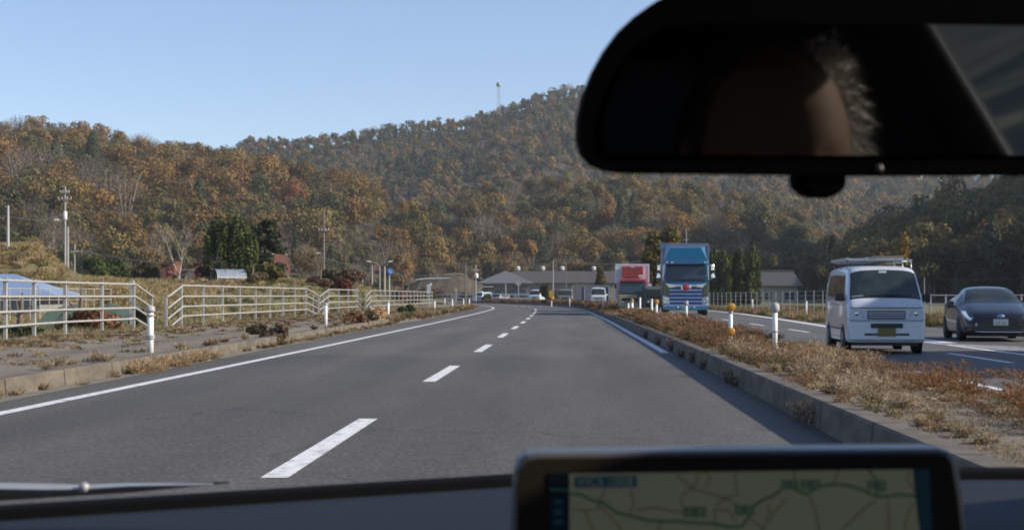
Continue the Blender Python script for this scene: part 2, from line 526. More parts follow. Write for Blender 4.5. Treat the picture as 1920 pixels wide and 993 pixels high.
HA = Hill([(-1300, 250), (-500, 205), (0, 224), (90, 226), (160, 238), (300, 262), (400, 277), (500, 291), (600, 308), (690, 335), (770, 378), (830, 440), (850, 490), (880, 545)],
          ([-1300, 200, 880], [190, 225, 300]), ([-1300, 0, 500, 880], [400, 430, 420, 345]), 6.5, 1.1, .07, 3)
HB = Hill([(150, 240), (260, 300), (340, 285), (425, 268), (470, 247), (540, 250), (620, 244), (700, 230), (800, 214), (870, 211), (950, 188), (1040, 154), (1110, 150), (1250, 168), (1400, 225), (1500, 285), (1600, 350), (1700, 430), (1760, 500)],
          430, ([150, 420, 1100, 1760], [760, 780, 900, 800]), 8, 1.12, .09, 5)
HC = Hill([(700, 420), (800, 400), (880, 352), (960, 332), (1060, 328), (1150, 326), (1250, 338), (1350, 355), (1450, 380), (1510, 410), (1550, 445), (1580, 490), (1610, 530)],
          ([700, 1000, 1300, 1610], [315, 300, 280, 300]), ([700, 1100, 1610], [430, 440, 400]), 6.5, 1.1, .07, 8)
HD = Hill([(1250, 250), (1450, 270), (1600, 290), (1750, 310), (1900, 330), (2300, 300), (2600, 330)], 520, 950, 8, 1.15, .09, 13)
HE = Hill([(1560, 520), (1590, 490), (1620, 455), (1670, 425), (1720, 405), (1790, 372), (1860, 345), (1930, 318), (2080, 190), (2400, -120), (2800, -470), (3300, -480)],
          ([1560, 1700, 2800, 3300], [215, 165, 90, 70]), ([1560, 1750, 2800], [330, 270, 300]), 6.0, 1.0, .05, 21)  # crest past the right edge raised to throw shade on the visible slope
HF = Hill([(60, 212), (90, 216), (120, 224), (170, 236), (230, 246), (300, 300)], 500, 640, 8, 1.1, .03, 31)
HM = Hill([(-400, 300), (0, 216), (40, 216), (90, 210), (140, 220), (200, 238), (240, 250), (300, 280)], 520, 700, 8, 1.1, .03, 33)
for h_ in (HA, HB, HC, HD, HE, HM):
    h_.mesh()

PAL = {      # leaf colours, linear
    'rust': (.200, .126, .052), 'orange': (.250, .148, .048), 'ochre': (.200, .148, .052), 'olive': (.125, .113, .046), 'green': (.082, .092, .043),
    'dark': (.052, .064, .036), 'grey': (.185, .150, .112), 'red': (.18, .085, .05)}
def crown(kind, rng, n, h, r, dense=1.0, cs=.55):
    """leaf cards of one tree standing at the origin: verts (n*4,3), cols"""
    base = np.array(PAL[kind])
    if kind == 'dark':        # conifer
        u = rng.uniform(0, 1, n) ** .75
        z = h * (.12 + .9 * (1 - u)); rr = r * .62 * u ** .8 * rng.uniform(.75, 1.08, n) + .12
        a = rng.uniform(0, 2*math.pi, n)
        c = np.stack([rr*np.cos(a), rr*np.sin(a), z], 1)
        nr = unit(np.stack([np.cos(a), np.sin(a), np.full(n, .55)], 1) + rng.normal(size=(n, 3)) * .3)
        col = base * rng.uniform(.7, 1.35, (n, 1))
        return cards(c, nr, cs * rng.uniform(.7, 1.3, n), 1.1, rng), col
    if kind == 'grey':        # nearly bare: upright twigs
        a = rng.uniform(0, 2*math.pi, n); u = rng.uniform(0, 1, n) ** .5; ph = rng.uniform(.25, 1, n)
        c = np.stack([r*u*np.cos(a)*(.4+.6*ph), r*u*np.sin(a)*(.4+.6*ph), h*(.35 + .62*ph*np.sqrt(1-(u*.85)**2))], 1)
        d = unit(np.stack([np.cos(a)*u*.7, np.sin(a)*u*.7, np.full(n, 1.0)], 1) + rng.normal(size=(n, 3))*.3)
        nr = unit(np.cross(d, rng.normal(size=(n, 3))))
        t = unit(np.cross(nr, d))
        L = cs * rng.uniform(.8, 1.9, n)[:, None]; w = cs * .16
        q = np.stack([c - d*L*.5 - t*w, c - d*L*.5 + t*w, c + d*L*.5 + t*w*.4, c + d*L*.5 - t*w*.4], 1).reshape(-1, 3)
        m = 6
        bx = rng.uniform(-.25, .25, (m, 2)) * r; az = rng.uniform(0, 3.14, m); tw = np.stack([np.cos(az), np.sin(az), 0*az], 1) * .09
        lo_ = np.stack([bx[:, 0]*.3, bx[:, 1]*.3, np.zeros(m)], 1); hi_ = np.stack([bx[:, 0]*2.2, bx[:, 1]*2.2, np.full(m, h*.86)], 1)
        q2 = np.stack([lo_ - tw, lo_ + tw, hi_ + tw*.3, hi_ - tw*.3], 1).reshape(-1, 3)
        return np.concatenate([q, q2]), np.concatenate([base * rng.uniform(.6, 1.35, (n, 1)), np.array((.30, .25, .20)) * rng.uniform(.7, 1.1, (m, 1))])
    nl = int(rng.integers(7, 12))
    la = rng.uniform(0, 2*math.pi, nl); lu = rng.uniform(.1, .72, nl); lz = rng.uniform(.34, .82, nl)
    lc = np.stack([r*lu*np.cos(la), r*lu*np.sin(la), h*lz], 1)
    lc[0] = (0, 0, h*.8)
    lr = r * rng.uniform(.34, .58, nl)
    k = rng.integers(0, nl, n)
    d = unit(rng.normal(size=(n, 3)) + np.array([0, 0, .35]))
    c = lc[k] + d * (lr[k] * rng.uniform(.62, 1.06, n))[:, None] * np.array([1, 1, .82])
    nr = unit(d + rng.normal(size=(n, 3)) * .22)
    lobe = rng.uniform(.85, 1.17, (nl, 1))
    col = base * lobe[k] * rng.uniform(.86, 1.15, (n, 1))
    mixc = rng.uniform(0, 1, n) < .05
    col[mixc] = np.array(PAL['ochre' if kind in ('rust', 'orange', 'red') else 'rust']) * rng.uniform(.6, 1.2, (mixc.sum(), 1))
    return cards(c, nr, cs * rng.uniform(.6, 1.4, n), 1.15, rng), col

KINDS = ['rust', 'orange', 'ochre', 'olive', 'green', 'dark', 'grey', 'red']
MIXES = {'A': [.20, .05, .15, .21, .10, .04, .19, .01], 'B': [.17, .05, .13, .21, .14, .13, .17, .0], 'C': [.18, .06, .15, .23, .13, .04, .21, .0],
         'D': [.13, .05, .14, .24, .2, .12, .12, 0], 'E': [.13, .05, .18, .26, .24, .1, .04, 0], 'M': [.1, .02, .1, .25, .25, .25, .03, 0]}

def pick(mix, x, y, seed, up, t, rng):
    n = len(x)
    w = np.array(MIXES[mix])[None, :].repeat(n, 0)
    s1 = snoise(x / 26, y / 34, seed + 40); s2 = snoise(x / 20, y / 30, seed + 60)
    w = w * np.exp(np.stack([s1*.9, s1*.8 + s2*.4, s2*.5, -s1*.5, -s1*.9, -s2*1.2, s2*.9, s1], 1))
    if up:       # conifers along the upper slope
        w[:, 5] *= 1 + up * np.clip((t - .55) * 3, 0, 1.3); w[:, 4] *= 1 + .5 * up * np.clip((t - .5) * 3, 0, 1.3)
    w /= w.sum(1, keepdims=True)
    return (w.cumsum(1) > rng.uniform(0, 1, (n, 1))).argmax(1)

def wood(mix, hill, sp, lo, hi, cs, n, up=0, hs=1.0, skip=None):
    rng = np.random.default_rng(hill.seed + 100)
    x, y, z, px, t = hill.spots(sp, rng, lo, hi)
    kd = pick(mix, x, y, hill.seed, up, t, rng)
    protos = {k: [crown(KINDS[k], rng, n if KINDS[k] != 'grey' else int(n*.8), 8.0*hs, 3.6*hs*(sp/5.6)**.5, cs=cs) for _ in range(5)] for k in range(8)}
    keep = np.ones(len(x), bool) if skip is None else ~skip(x, y, px, t)
    near = [(x[i], y[i], z[i], KINDS[kd[i]]) for i in np.nonzero(~keep)[0]]
    V, C = [], []
    for i in np.nonzero(keep)[0]:
        v, c = protos[kd[i]][int(rng.integers(5))]
        a = rng.uniform(0, 6.28); s = (rng.uniform(.62, 1.45) if t[i] < .8 else rng.uniform(.85, 1.08)) * (1.0 if kd[i] != 5 else rng.uniform(.85, 1.2) * (.72 if t[i] > .75 else 1)); q = s * rng.uniform(.85, 1.15)
        ca, sa = math.cos(a) * s, math.sin(a) * s
        V.append(np.stack([v[:, 0]*ca - v[:, 1]*sa + x[i], v[:, 0]*sa + v[:, 1]*ca + y[i], v[:, 2]*q + z[i]], 1))
        tint = rng.uniform(.80, 1.22); w_ = rng.uniform(-.08, .08)
        C.append(c * np.array([tint*(1+w_), tint, tint*(1-w_)]))
    tr = MB()
    if V:
        tag(np_mesh('forest', np.concatenate(V), 4, np.concatenate(C), LEAF), kind='stuff')
    return near

NEAR = []
nearA = wood('A', HA, 6.2, -260, 890, .25, 1050, up=0, skip=lambda x, y, px, t: (t < .2) & (px > -60))
nearC = wood('C', HC, 6.1, 690, 1620, .25, 1050, up=.2, skip=lambda x, y, px, t: (t < .16))
nearE = wood('E', HE, 5.3, 1560, 2450, .26, 850, skip=lambda x, y, px, t: (t < .25) & (px < 1960))
wood('B', HB, 5.5, 380, 1770, .40, 300, up=3.0, hs=.82)
wood('D', HD, 8.0, 1400, 2050, .5, 360, up=1.2, hs=1.1)
wood('M', HM, 7.5, -100, 300, .5, 300, up=2, hs=1.1)

# nearest trees of the woods: each one an object of its own with trunk and crown
def trunk_mb(h, r, lean=0.0, limbs=5, rng=None, top=.62):
    b = MB()
    pts = [(0, 0, -.6), (lean*.2, 0, h*.2), (lean*.6, .05*h*lean, h*.45), (lean, 0, h*top)]
    b.tube(pts, [r*1.25, r, r*.75, r*.35], 7)
    for i in range(limbs):
        a = (rng or random).uniform(0, 6.28); z0 = h * (rng or random).uniform(.28, top*.9); L = h * (rng or random).uniform(.18, .32)
        p = Vector((lean*z0/h, 0, z0)); d = Vector((math.cos(a), math.sin(a), .9)).normalized()
        b.tube([p, p + d*L*.5, p + d*L + Vector((0, 0, L*.2))], [r*.45, r*.3, r*.1], 5)
    return b
KLAB = {'rust': 'rusty brown broadleaf tree at the foot of the wooded hill', 'orange': 'bright orange broadleaf tree at the foot of the wooded hill',
        'ochre': 'yellowish ochre broadleaf tree at the foot of the wooded hill', 'olive': 'olive green broadleaf tree at the foot of the wooded hill',
        'green': 'dull green broadleaf tree at the foot of the wooded hill', 'dark': 'dark pointed conifer at the foot of the wooded hill',
        'grey': 'almost leafless grey brown tree at the foot of the wooded hill', 'red': 'dark red broadleaf tree at the foot of the wooded hill'}
KNAME = {'dark': 'conifer_tree', 'grey': 'bare_tree'}
allnear = nearA + nearC + nearE
allnear.sort(key=lambda q: q[1])
print('near trees', len(nearA), len(nearC), len(nearE))
E_SET = set(nearE)
PROTO = {}
rt = np.random.default_rng(77)
for kind in KINDS:
    PROTO[kind] = []
    for v in range(3):
        hh = 8.2; rr = 3.3
        vv, cc = crown(kind, rt, 1300 if kind != 'grey' else 900, hh, rr, cs=.25)
        PROTO[kind].append((vv, cc))
built = {}
for i, (x, y, z, kind) in enumerate(allnear):
    far = i >= 285
    v = int(rt.integers(3)); key = (kind, v)
    s = float(rt.uniform(.75, 1.2)); rz = float(rt.uniform(0, 6.28))
    lab = KLAB[kind]; g = 'trees along the foot of the woods, ' + kind
    if (x, y, z, kind) in E_SET:
        lab = lab.replace('foot of the wooded hill', 'foot of the shaded hill on the right'); g = 'trees along the foot of the shaded hill, ' + kind
    if key not in built:
        t = empty(KNAME.get(kind, 'broadleaf_tree'), (x, y, z), rz, lab, 'tree', g, (s, s, s))
        trunk_mb(8.2, .16, .2, 4, rt).build('trunk', PALEBARK if kind == 'grey' else BARK, t)
        np_mesh('crown', PROTO[kind][v][0], 4, PROTO[kind][v][1], LEAF, t)
        built[key] = t
    else:
        dup(built[key], None, label=lab, group=g, category='tree', loc=(x, y, z), rz=rz, scale=(s, s, s * float(rt.uniform(.9, 1.15))))

# ------------------------------------------------------------------ single trees and shrubs
def tree_cards(parts, seed):
    """parts: list of (centre, radii, n, size, colour, up) ellipsoid shells of leaves"""
    rng = np.random.default_rng(seed)
    V, C = [], []
    for c, r, n, cs, col, shell in parts:
        d = unit(rng.normal(size=(n, 3)) + np.array([0, 0, .15]))
        rad = rng.uniform(shell, 1.06, n) ** .6
        p = np.array(c) + d * rad[:, None] * np.array(r)
        V.append(cards(p, unit(d + rng.normal(size=(n, 3)) * .5), cs * rng.uniform(.6, 1.4, n), 1.3, rng))
        C.append(np.array(col) * rng.uniform(.6, 1.4, (n, 1)) * rng.uniform(.85, 1.15))
    return np.concatenate(V), np.concatenate(C)

def lobes(c, r, k, n, cs, col, seed, f=.5, var=.3, shell=.5):
    rr = np.random.default_rng(seed)
    out = []
    for i in range(k):
        d = unit(rr.normal(size=3)) * rr.uniform(.35, .8)
        q = np.array(c) + d * np.array(r)
        out.append((q, np.array(r) * f * rr.uniform(.7, 1.2), n // k, cs, np.array(col) * rr.uniform(1 - var, 1 + var), shell))
    return out

def plant(name, label, cat, pos, parts, seed, trunk=None, mat=None, bark=None, group=None, crown_name='crown'):
    t = empty(name, pos, 0, label, cat, group)
    v, c = tree_cards(parts, seed)
    np_mesh(crown_name, v, 4, c, mat or LEAF, t)
    (trunk or trunk_mb(2.0, .08, .1, 4, np.random.default_rng(seed))).build('trunk', bark or BARK, t)
    return t

def base(px, Y, dz=0.0):
    x = (px - CX) / F * Y
    return (x, Y, float(gz(x, Y)) + dz)

# dark upright evergreen: many vertical plumes
rg = np.random.default_rng(5)
P = []
for i in range(64):
    a = rg.uniform(0, 6.28); u = math.sqrt(rg.uniform(0, 1)); hh = 5.4 * (1 - .30*u*u) * rg.uniform(.84, 1.04); z0 = .2 + .9*u*rg.uniform(0, 1)
    col = np.array((.068, .086, .022)) * rg.uniform(.6, 1.5)
    P.append(((1.85*u*math.cos(a), 1.7*u*math.sin(a), (z0 + hh)*.5), (.30, .30, (hh - z0)*.5), 190, .12, col, .5))
plant('evergreen_tree', 'tall dark upright evergreen tree with plume branches beside the round greenhouse', 'tree', base(430, 105, -.1), P, 51, trunk_mb(3, .16, 0, 3, rg), NEEDLE)
# spreading conifer in tiers
P = []
for i in range(62):
    z = rg.uniform(.2, 4.7); a = rg.uniform(0, 6.28); rr = (1.45 if z < 3 else 1.35*(1.2 - (z-3)/2.2)) * rg.uniform(.45, 1)
    P.append(((rr*math.cos(a), rr*math.sin(a), z), (.62, .62, .17), 130, .13, np.array((.038, .046, .022)) * rg.uniform(.6, 1.5), .3))
plant('conifer_tree', 'dark spreading conifer with drooping tiers right of the upright evergreen', 'tree', base(496, 109, -.1), P, 52, trunk_mb(4.5, .14, 0, 4, rg), NEEDLE)
plant('shrub', 'dark tangled shrub under the tall upright evergreen', 'shrub', base(405, 101), lobes((0, 0, .9), (1.3, 1, .9), 9, 1500, .14, (.05, .05, .03), 3), 53)
plant('shrub', 'olive yellow rounded bush under the spreading conifer', 'shrub', base(505, 95), lobes((0, 0, .7), (1.1, 1, .75), 9, 1700, .13, (.15, .125, .045), 4), 54)
plant('shrub', 'brownish green bush behind the fence right of the olive bush', 'shrub', base(472, 93), lobes((0, 0, .5), (.9, .8, .5), 7, 1000, .13, (.12, .10, .045), 6), 55)
plant('maple_bush', 'dark red rounded maple bush behind the white fence', 'shrub', base(645, 100), lobes((0, 0, .75), (1.1, 1.0, .8), 11, 2600, .10, (.115, .042, .03), 7, var=.2), 56)
plant('maple_bush', 'low dark brownish red bush left of the rounded maple bush', 'shrub', base(600, 99), lobes((0, 0, .3), (1.1, .8, .42), 8, 1300, .10, (.085, .045, .032), 8), 57)
for px, Yq, w, h, col, lab in ((190, 128, 1.5, 2.5, (.07, .088, .025), 'bright green bamboo like clump left of the bare white tree'),
                               (225, 132, 1.6, 2.9, (.062, .08, .026), 'taller green clump standing between two poles and the bare tree'),
                               (268, 126, 1.3, 2.2, (.13, .11, .045), 'olive brown clump directly left of the red shed')):
    plant('bush_clump', lab, 'shrub', base(px, Yq), lobes((0, 0, h*.5), (w, 1.2, h*.52), 10, 2200, .16, col, px, shell=.4), px)
# bare tree (branches only)
def branch(b, p, d, L, r, depth, rng, spread=.55):
    if depth == 0 or r < .0028: return
    q = p + d * L * .5 + Vector((rng.uniform(-.06, .06), rng.uniform(-.06, .06), 0)) * L
    e = p + d * L
    b.tube([p, q, e], [r, r*.85, r*.7], 5, cap=False)
    for i in range(2 if depth > 2 else 3):
        nd = (d + Vector((rng.uniform(-1, 1), rng.uniform(-1, 1), rng.uniform(-.25, .6))) * spread).normalized()
        branch(b, e, nd, L * rng.uniform(.62, .85), r * .64, depth - 1, rng, spread)
rr_ = random.Random(12)
t = empty('bare_tree', base(335, 100), 0, 'leafless pale forked tree in front of the red shed', 'tree')
b = MB()
b.tube([(0, 0, -.3), (0, 0, .25), (.02, 0, .4)], [.14, .11, .1], 7)
for d0, L in (((-.42, .1, .95), 1.15), ((.2, -.1, 1), .95), ((.05, .35, 1), 1.1), ((-.9, .2, .35), .4), ((.9, 0, .35), .5)):
    branch(b, Vector((.02, 0, .36)), Vector(d0).normalized(), L, .05, 7 if L > .6 else 3, rr_, .5)
b.build('trunk', M('white_bark', (.30, .265, .225), .85, var=.25, scale=5), t)
t = empty('bare_tree', base(568, 98), 0, 'thin leafless fan shaped shrub right of the red roofed barn', 'tree')
b = MB()
for i in range(9):
    branch(b, Vector((rr_.uniform(-.1, .1), rr_.uniform(-.1, .1), -.1)), Vector((rr_.uniform(-.55, .55), rr_.uniform(-.4, .4), 1)).normalized(), .85, .028, 5, rr_, .4)
b.build('trunk', M('twig_bark', (.23, .18, .12), .9), t)
v, c = tree_cards(lobes((0, 0, 1.25), (1.25, 1, 1.0), 8, 500, .09, (.13, .10, .055), 61, shell=.2), 61)
np_mesh('crown', v, 4, c, LEAF, t)
# along the right and the middle
plant('broadleaf_tree', 'tall dark golden tree behind the blue truck cab', 'tree', base(1247, 128), lobes((0, 0, 4.4), (1.85, 1.6, 2.9), 18, 6000, .19, (.155, .122, .034), 71, f=.42) , 71, trunk_mb(6, .2, 0, 4, rg))
plant('broadleaf_tree', 'lower dark tree between the red truck and the blue truck', 'tree', base(1220, 124), lobes((0, 0, 2.7), (1.35, 1.2, 2.4), 14, 4200, .18, (.115, .092, .030), 72, f=.45), 72, trunk_mb(4.5, .16, 0, 4, rg))
cyp = None
for i, (px, top, Yq) in enumerate(((1337, 470, 150), (1349, 478, 152), (1361, 474, 149), (1373, 480, 151), (1385, 472, 150), (1397, 482, 152), (1407, 478, 149), (1416, 470, 151))):
    hh = CAMH + (HY - top) / F * Yq
    sc_ = (1, 1, hh / 5.2)
    if cyp is None:
        P = [((rg.uniform(-.28, .28), rg.uniform(-.28, .28), z), (.52 - .062*z, .52 - .062*z, .6), 260, .15, np.array((.078, .092, .026)) * rg.uniform(.6, 1.4), .4) for z in np.arange(.4, 5.2, .32)]
        cyp = plant('cypress_tree', 'narrow dark green cypress in the row left of the tiled house', 'tree', base(px, Yq), P, 73, trunk_mb(3.5, .07, 0, 2, rg), NEEDLE, group='cypress row left of the tiled house')
        cyp.scale = sc_
    else:
        dup(cyp, loc=base(px, Yq), rz=i * 1.3, scale=(1.0 + .1*(i % 3), 1.0, sc_[2]))
plant('conifer_tree', 'small cone shaped golden brown conifer left of the red truck', 'tree', base(1126, 182), [((0, 0, z), (1.25*(1-z/4.9)+.12,)*2 + (.5,), 240, .2, np.array((.12, .085, .03))*rg.uniform(.7, 1.3), .5) for z in np.arange(.4, 4.6, .4)], 74, trunk_mb(3, .1, 0, 2, rg))
for px, w, h, lab in ((1085, 1.9, 1.25, 'wide yellow green bush in front of the long dark roof'), (1060, 1.1, .9, 'small yellow green bush left of the wide yellow bush'), (1026, 1.0, 1.3, 'olive bush beside the white van in the middle distance')):
    plant('shrub', lab, 'shrub', base(px, 186, .25), lobes((0, 0, h), (w, 1.2, h), 9, 1500, .22, (.165, .135, .03) if px > 1050 else (.10, .085, .03), px), px)
plant('broadleaf_tree', 'slim golden yellow tree in front of the shaded hill', 'tree', base(1692, 165), lobes((0, 0, 4.6), (1.25, 1.2, 2.9), 13, 3000, .2, (.235, .145, .028), 75, f=.4), 75, trunk_mb(6, .13, 0, 4, rg))
plant('broadleaf_tree', 'thin pinkish brown half bare tree above the white van', 'tree', base(1642, 150), lobes((0, 0, 3.6), (.95, .95, 2.3), 12, 1100, .15, (.19, .10, .07), 76, f=.42, shell=.2), 76, trunk_mb(6, .1, 0, 6, rg, .85), bark=PALEBARK)
plant('conifer_tree', 'small dark conifer beside the white hillside house', 'tree', base(1561, 225), [((0, 0, z), (1.5*(1-z/10.5)+.15,)*2 + (.7,), 170, .3, np.array((.038, .05, .022))*rg.uniform(.7, 1.3), .5) for z in np.arange(.6, 9.8, .6)], 77, trunk_mb(6, .15, 0, 2, rg), NEEDLE)
for i, (px, top, w, Yq, col) in enumerate(((1445, 478, 1.9, 232, (.115, .10, .03)), (1478, 474, 2.0, 236, (.085, .085, .028)), (1512, 470, 2.2, 230, (.10, .092, .028)), (1542, 480, 1.7, 226, (.125, .10, .032)), (1596, 490, 2.2, 205, (.075, .072, .028)), (1535, 505, 1.6, 190, (.07, .066, .027)), (1755, 455, 2.4, 172, (.07, .062, .028)), (1822, 480, 2.2, 160, (.062, .055, .026)), (1884, 470, 2.3, 165, (.058, .056, .026)))):
    hh = (CAMH + (HY - top) / F * Yq)
    lab = ['round olive tree just above the tiled roof', 'dull green round tree right of the tiled roof ridge', 'tall olive tree behind the end of the tiled house', 'brownish olive tree left of the small dark conifer',
           'dark olive tree left of the roof rack of the white van', 'low dark tree between the tiled house and the white van', 'dark tree behind the right side of the white van roof', 'dark tree directly above the black car roof', 'dark tree at the right picture edge above the black car'][i]
    plant('broadleaf_tree', lab, 'tree', base(px, Yq), lobes((0, 0, hh*.55), (w, w*.8, hh*.5), 12, 2200, .28, col, 80 + i, f=.45), 80 + i, trunk_mb(hh*.7, .14, 0, 4, rg))

# ------------------------------------------------------------------ weeds and dry grass
def blades(name, bushes, seed, mat, wmul=1.0, up=1.0, jit=.5, lmul=.8):
    """bushes: (x, y, z, h, r, n, colour, spread) -> thin blades fanning out of each foot"""
    rng = np.random.default_rng(seed)
    V, C = [], []
    for x, y, z, h, r, n, col, fl in bushes:
        a = rng.uniform(0, 6.28, n); u = np.sqrt(rng.uniform(0, 1, n))
        lo = rng.uniform(0, fl, n) * h
        p = np.stack([x + r*.55*u*np.cos(a)*(.4 + lo/h), y + r*.55*u*np.sin(a)*(.4 + lo/h), z + lo], 1)
        d = unit(np.stack([np.cos(a)*u, np.sin(a)*u, np.full(n, up)], 1) + rng.normal(size=(n, 3)) * jit)
        L = (h * rng.uniform(.35, 1.0, n))[:, None] * (1 - .55*(lo/h))[:, None] * lmul
        s = unit(np.cross(d, rng.normal(size=(n, 3))))
        w = (wmul * (.0022 + .00024*y) * rng.uniform(.6, 1.5, n))[:, None]
        V.append(np.stack([p - s*w, p + s*w, p + d*L], 1).reshape(-1, 3))
        C.append(np.array(col) * rng.uniform(.55, 1.45, (n, 1)))
    return np_mesh(name, np.concatenate(V), 3, np.concatenate(C), mat)
WEED = leaf_mat('dry_weeds', .35, .9)
RB = (.225, .132, .074); TAN = (.34, .265, .165); STRAW = (.31, .24, .14); OLV = (.14, .12, .05); DKB = (.14, .085, .05)
bs = []
rng = np.random.default_rng(3)
def mcol():
    k = rng.uniform()
    return RB if k < .66 else (TAN if k < .82 else (OLV if k < .9 else DKB))
for y in np.arange(16.5, 64, .34):       # dense russet weeds
    for j in range(4):
        o = rng.uniform(4.32, 6.1)
        d = 1.0 if y > 24 else .35 + .65 * (y - 16.5) / 7.5
        if rng.uniform() > d: continue
        if any(abs(cl(y) + o - q[0] / q[1] * y) < .30 and q[1] - 4.5 < y < q[1] + .4 for q in ((4.67, 25.4), (4.25, 28), (6.3, 52), (5.22, 52))): continue
        hh_ = rng.uniform(.2, .36) * (1 + .25*(y > 32)) * (1 if o < 5.2 else (.38 if y < 30 else .55))
        bs.append((cl(y) + o, y + rng.uniform(-.3, .3), .19, hh_, rng.uniform(.32, .55), 330, mcol(), .9))
for y in np.arange(62, 215, .8):        # hedge like band farther on
    for j in range(5):
        o = rng.uniform(4.0, 6.4)
        bs.append((cl(y) + o, y + rng.uniform(-.5, .5), .15, (rng.uniform(.14, .30) if y < 108 else rng.uniform(.4, .7)), rng.uniform(.4, .7), 150, DKB if rng.uniform() < .45 else mcol(), .7))
for y in np.arange(9.0, 17.5, .42):      # sparse pale tufts close by
    bs.append((cl(y) + rng.uniform(4.25, 4.75), y, .19, rng.uniform(.12, .26), .2, 220, TAN if rng.uniform() < .8 else STRAW, .35))
    if rng.uniform() < .5: bs.append((cl(y) + rng.uniform(4.9, 5.7), y, .19, rng.uniform(.08, .16), .25, 190, TAN, .35))
for y in np.arange(7.6, 17.5, .26):      # russet growth along the far edge of the median
    bs.append((cl(y) + rng.uniform(5.2, 6.1), y, .13, rng.uniform(.08, .20), .36, 420, RB if rng.uniform() < .75 else STRAW, .6))
    bs.append((cl(y) + rng.uniform(5.0, 5.9), y, .14, rng.uniform(.06, .18), .3, 300, TAN if rng.uniform() < .5 else RB, .5))
for y, o, h_ in ((9.6, 5.0, .34), (9.9, 5.4, .4), (10.3, 5.2, .42), (10.6, 5.6, .4), (11.2, 5.5, .36), (12.0, 5.6, .34), (13.0, 5.3, .24), (13.6, 5.6, .26), (14.4, 5.4, .2), (15.2, 5.8, .26)):
    bs.append((cl(y) + o, y, .19, h_, .42, 520, (.215, .115, .056), .9))
for y, o, h_ in ((11.6, 4.5, .22), (12.6, 4.4, .3), (13.6, 4.5, .26), (14.3, 4.7, .34), (15.2, 4.45, .36), (16, 4.6, .4), (16.9, 4.5, .38), (17.6, 4.9, .42), (18.3, 4.6, .36), (19.4, 5.3, .36), (20.5, 5.4, .36), (17.2, 5.4, .28), (18.4, 5.5, .32)):
    for q in range(3):
        bs.append((cl(y) + o + rng.uniform(-.15, .15), y + rng.uniform(-.3, .3), .19, h_ * rng.uniform(.7, 1.1), .2, 190, (.35, .27, .175), .7))
for y, o in ((12.3, 3.86), (12.8, 3.85), (17.8, 3.88), (18.4, 3.87), (22, 3.87), (24, 3.88), (26.2, 3.87), (29, 3.88), (33, 3.88), (38, 3.88)):
    bs.append((cl(y) + o, y, .0, rng.uniform(.15, .3), .16, 130, DKB if y > 13 else RB, .8))
for y in np.arange(9.5, 62, .4):      # growth hanging over the kerb edge
    if rng.uniform() < .55:
        bs.append((cl(y) + rng.uniform(4.06, 4.22), y, .22, rng.uniform(.07, .2), .2, 130, (TAN, DKB, RB, OLV)[int(rng.integers(4))], .7))
for i in range(3200):      # low litter over the whole strip
    y = 8 + 52 * rng.uniform(0, 1) ** 1.5
    bs.append((cl(y) + rng.uniform(4.1, 5.9), y, .17, rng.uniform(.04, .10), rng.uniform(.15, .4), 34, (TAN, STRAW, DKB, (.22, .17, .11))[int(rng.integers(4))], .5))
tag(blades('median_weeds', bs, 4, WEED, 1.0, .8, .9, .42), kind='stuff')
bs = []
for y in np.arange(13.5, 58, .24):      # weeds at the foot of the left kerb and in the gutter
    d = .75 if (20.5 < y < 26) or y > 31 else .32
    if rng.uniform() < d + .12:
        bs.append((cl(y) + kl(y) + rng.uniform(.02, .22), y, 0, rng.uniform(.06, .2), .2, 110, (TAN, STRAW, OLV)[int(rng.integers(3))], .35))
    if rng.uniform() < .16:
        bs.append((cl(y) + kl(y) - rng.uniform(.1, .5), y, .17, rng.uniform(.1, .28), .22, 90, (TAN, STRAW, DKB)[int(rng.integers(3))], .35))
for y in np.arange(20.5, 25.5, .11):
    bs.append((cl(y) + kl(y) + rng.uniform(0, .3), y, 0, rng.uniform(.12, .25), .26, 130, (.40, .29, .17), .6))
for y in np.arange(57, 128, .35):
    for j in range(2):
        if 60 < y < 66 and rng.uniform() < .75: continue
        bs.append((cl(y) + kl(y) - rng.uniform(-.25, 1.0), y, .08, rng.uniform(.15, .42), .36, 110, (STRAW, RB, TAN, OLV)[int(rng.integers(4))], .5))
tag(blades('kerb_weeds', bs, 5, WEED), kind='stuff')
bs = []
for i in range(2600):      # thin litter of grass between path and fence
    y = rng.uniform(17, 110); o = rng.uniform(0, 1)
    x = FENX(y) + .2 + (0.9 if o < .45 else rng.uniform(.8, 5.0)) * rng.uniform(0, 1)
    bs.append((x, y, .17, rng.uniform(.03, .15), .35, 44, (TAN, STRAW, OLV, DKB)[int(rng.integers(4))], .3))
tag(blades('path_weeds', bs, 6, WEED), kind='stuff')
bs = []
for i in range(5000):     # field beyond the fence
    y = rng.uniform(24, 105) if i % 4 else rng.uniform(100, 160) ; x = FENX(y) - .4 - rng.uniform(0, 1) ** 1.3 * (6 + y * .28)
    bs.append((x, y, float(gz(x, y)), rng.uniform(.15, .55), .6, 44, ((.44, .35, .19), OLV, (.37, .30, .16), (.20, .185, .08))[int(rng.integers(4))], .3))
tag(blades('field_grass', bs, 7, WEED), kind='stuff')
bs = []
for i in range(5200):     # tall dry grass on the bank
    y = rng.uniform(62, 96); x = -rng.uniform(17, 42)
    bs.append((x, y, float(gz(x, y)) - .05, rng.uniform(.2, .5), .8, 60, ((.46, .35, .19), (.39, .29, .15), (.30, .22, .11), (.20, .155, .07))[int(rng.integers(4))], .3))
tag(blades('bank_grass', bs, 8, WEED), kind='stuff')
bs = []
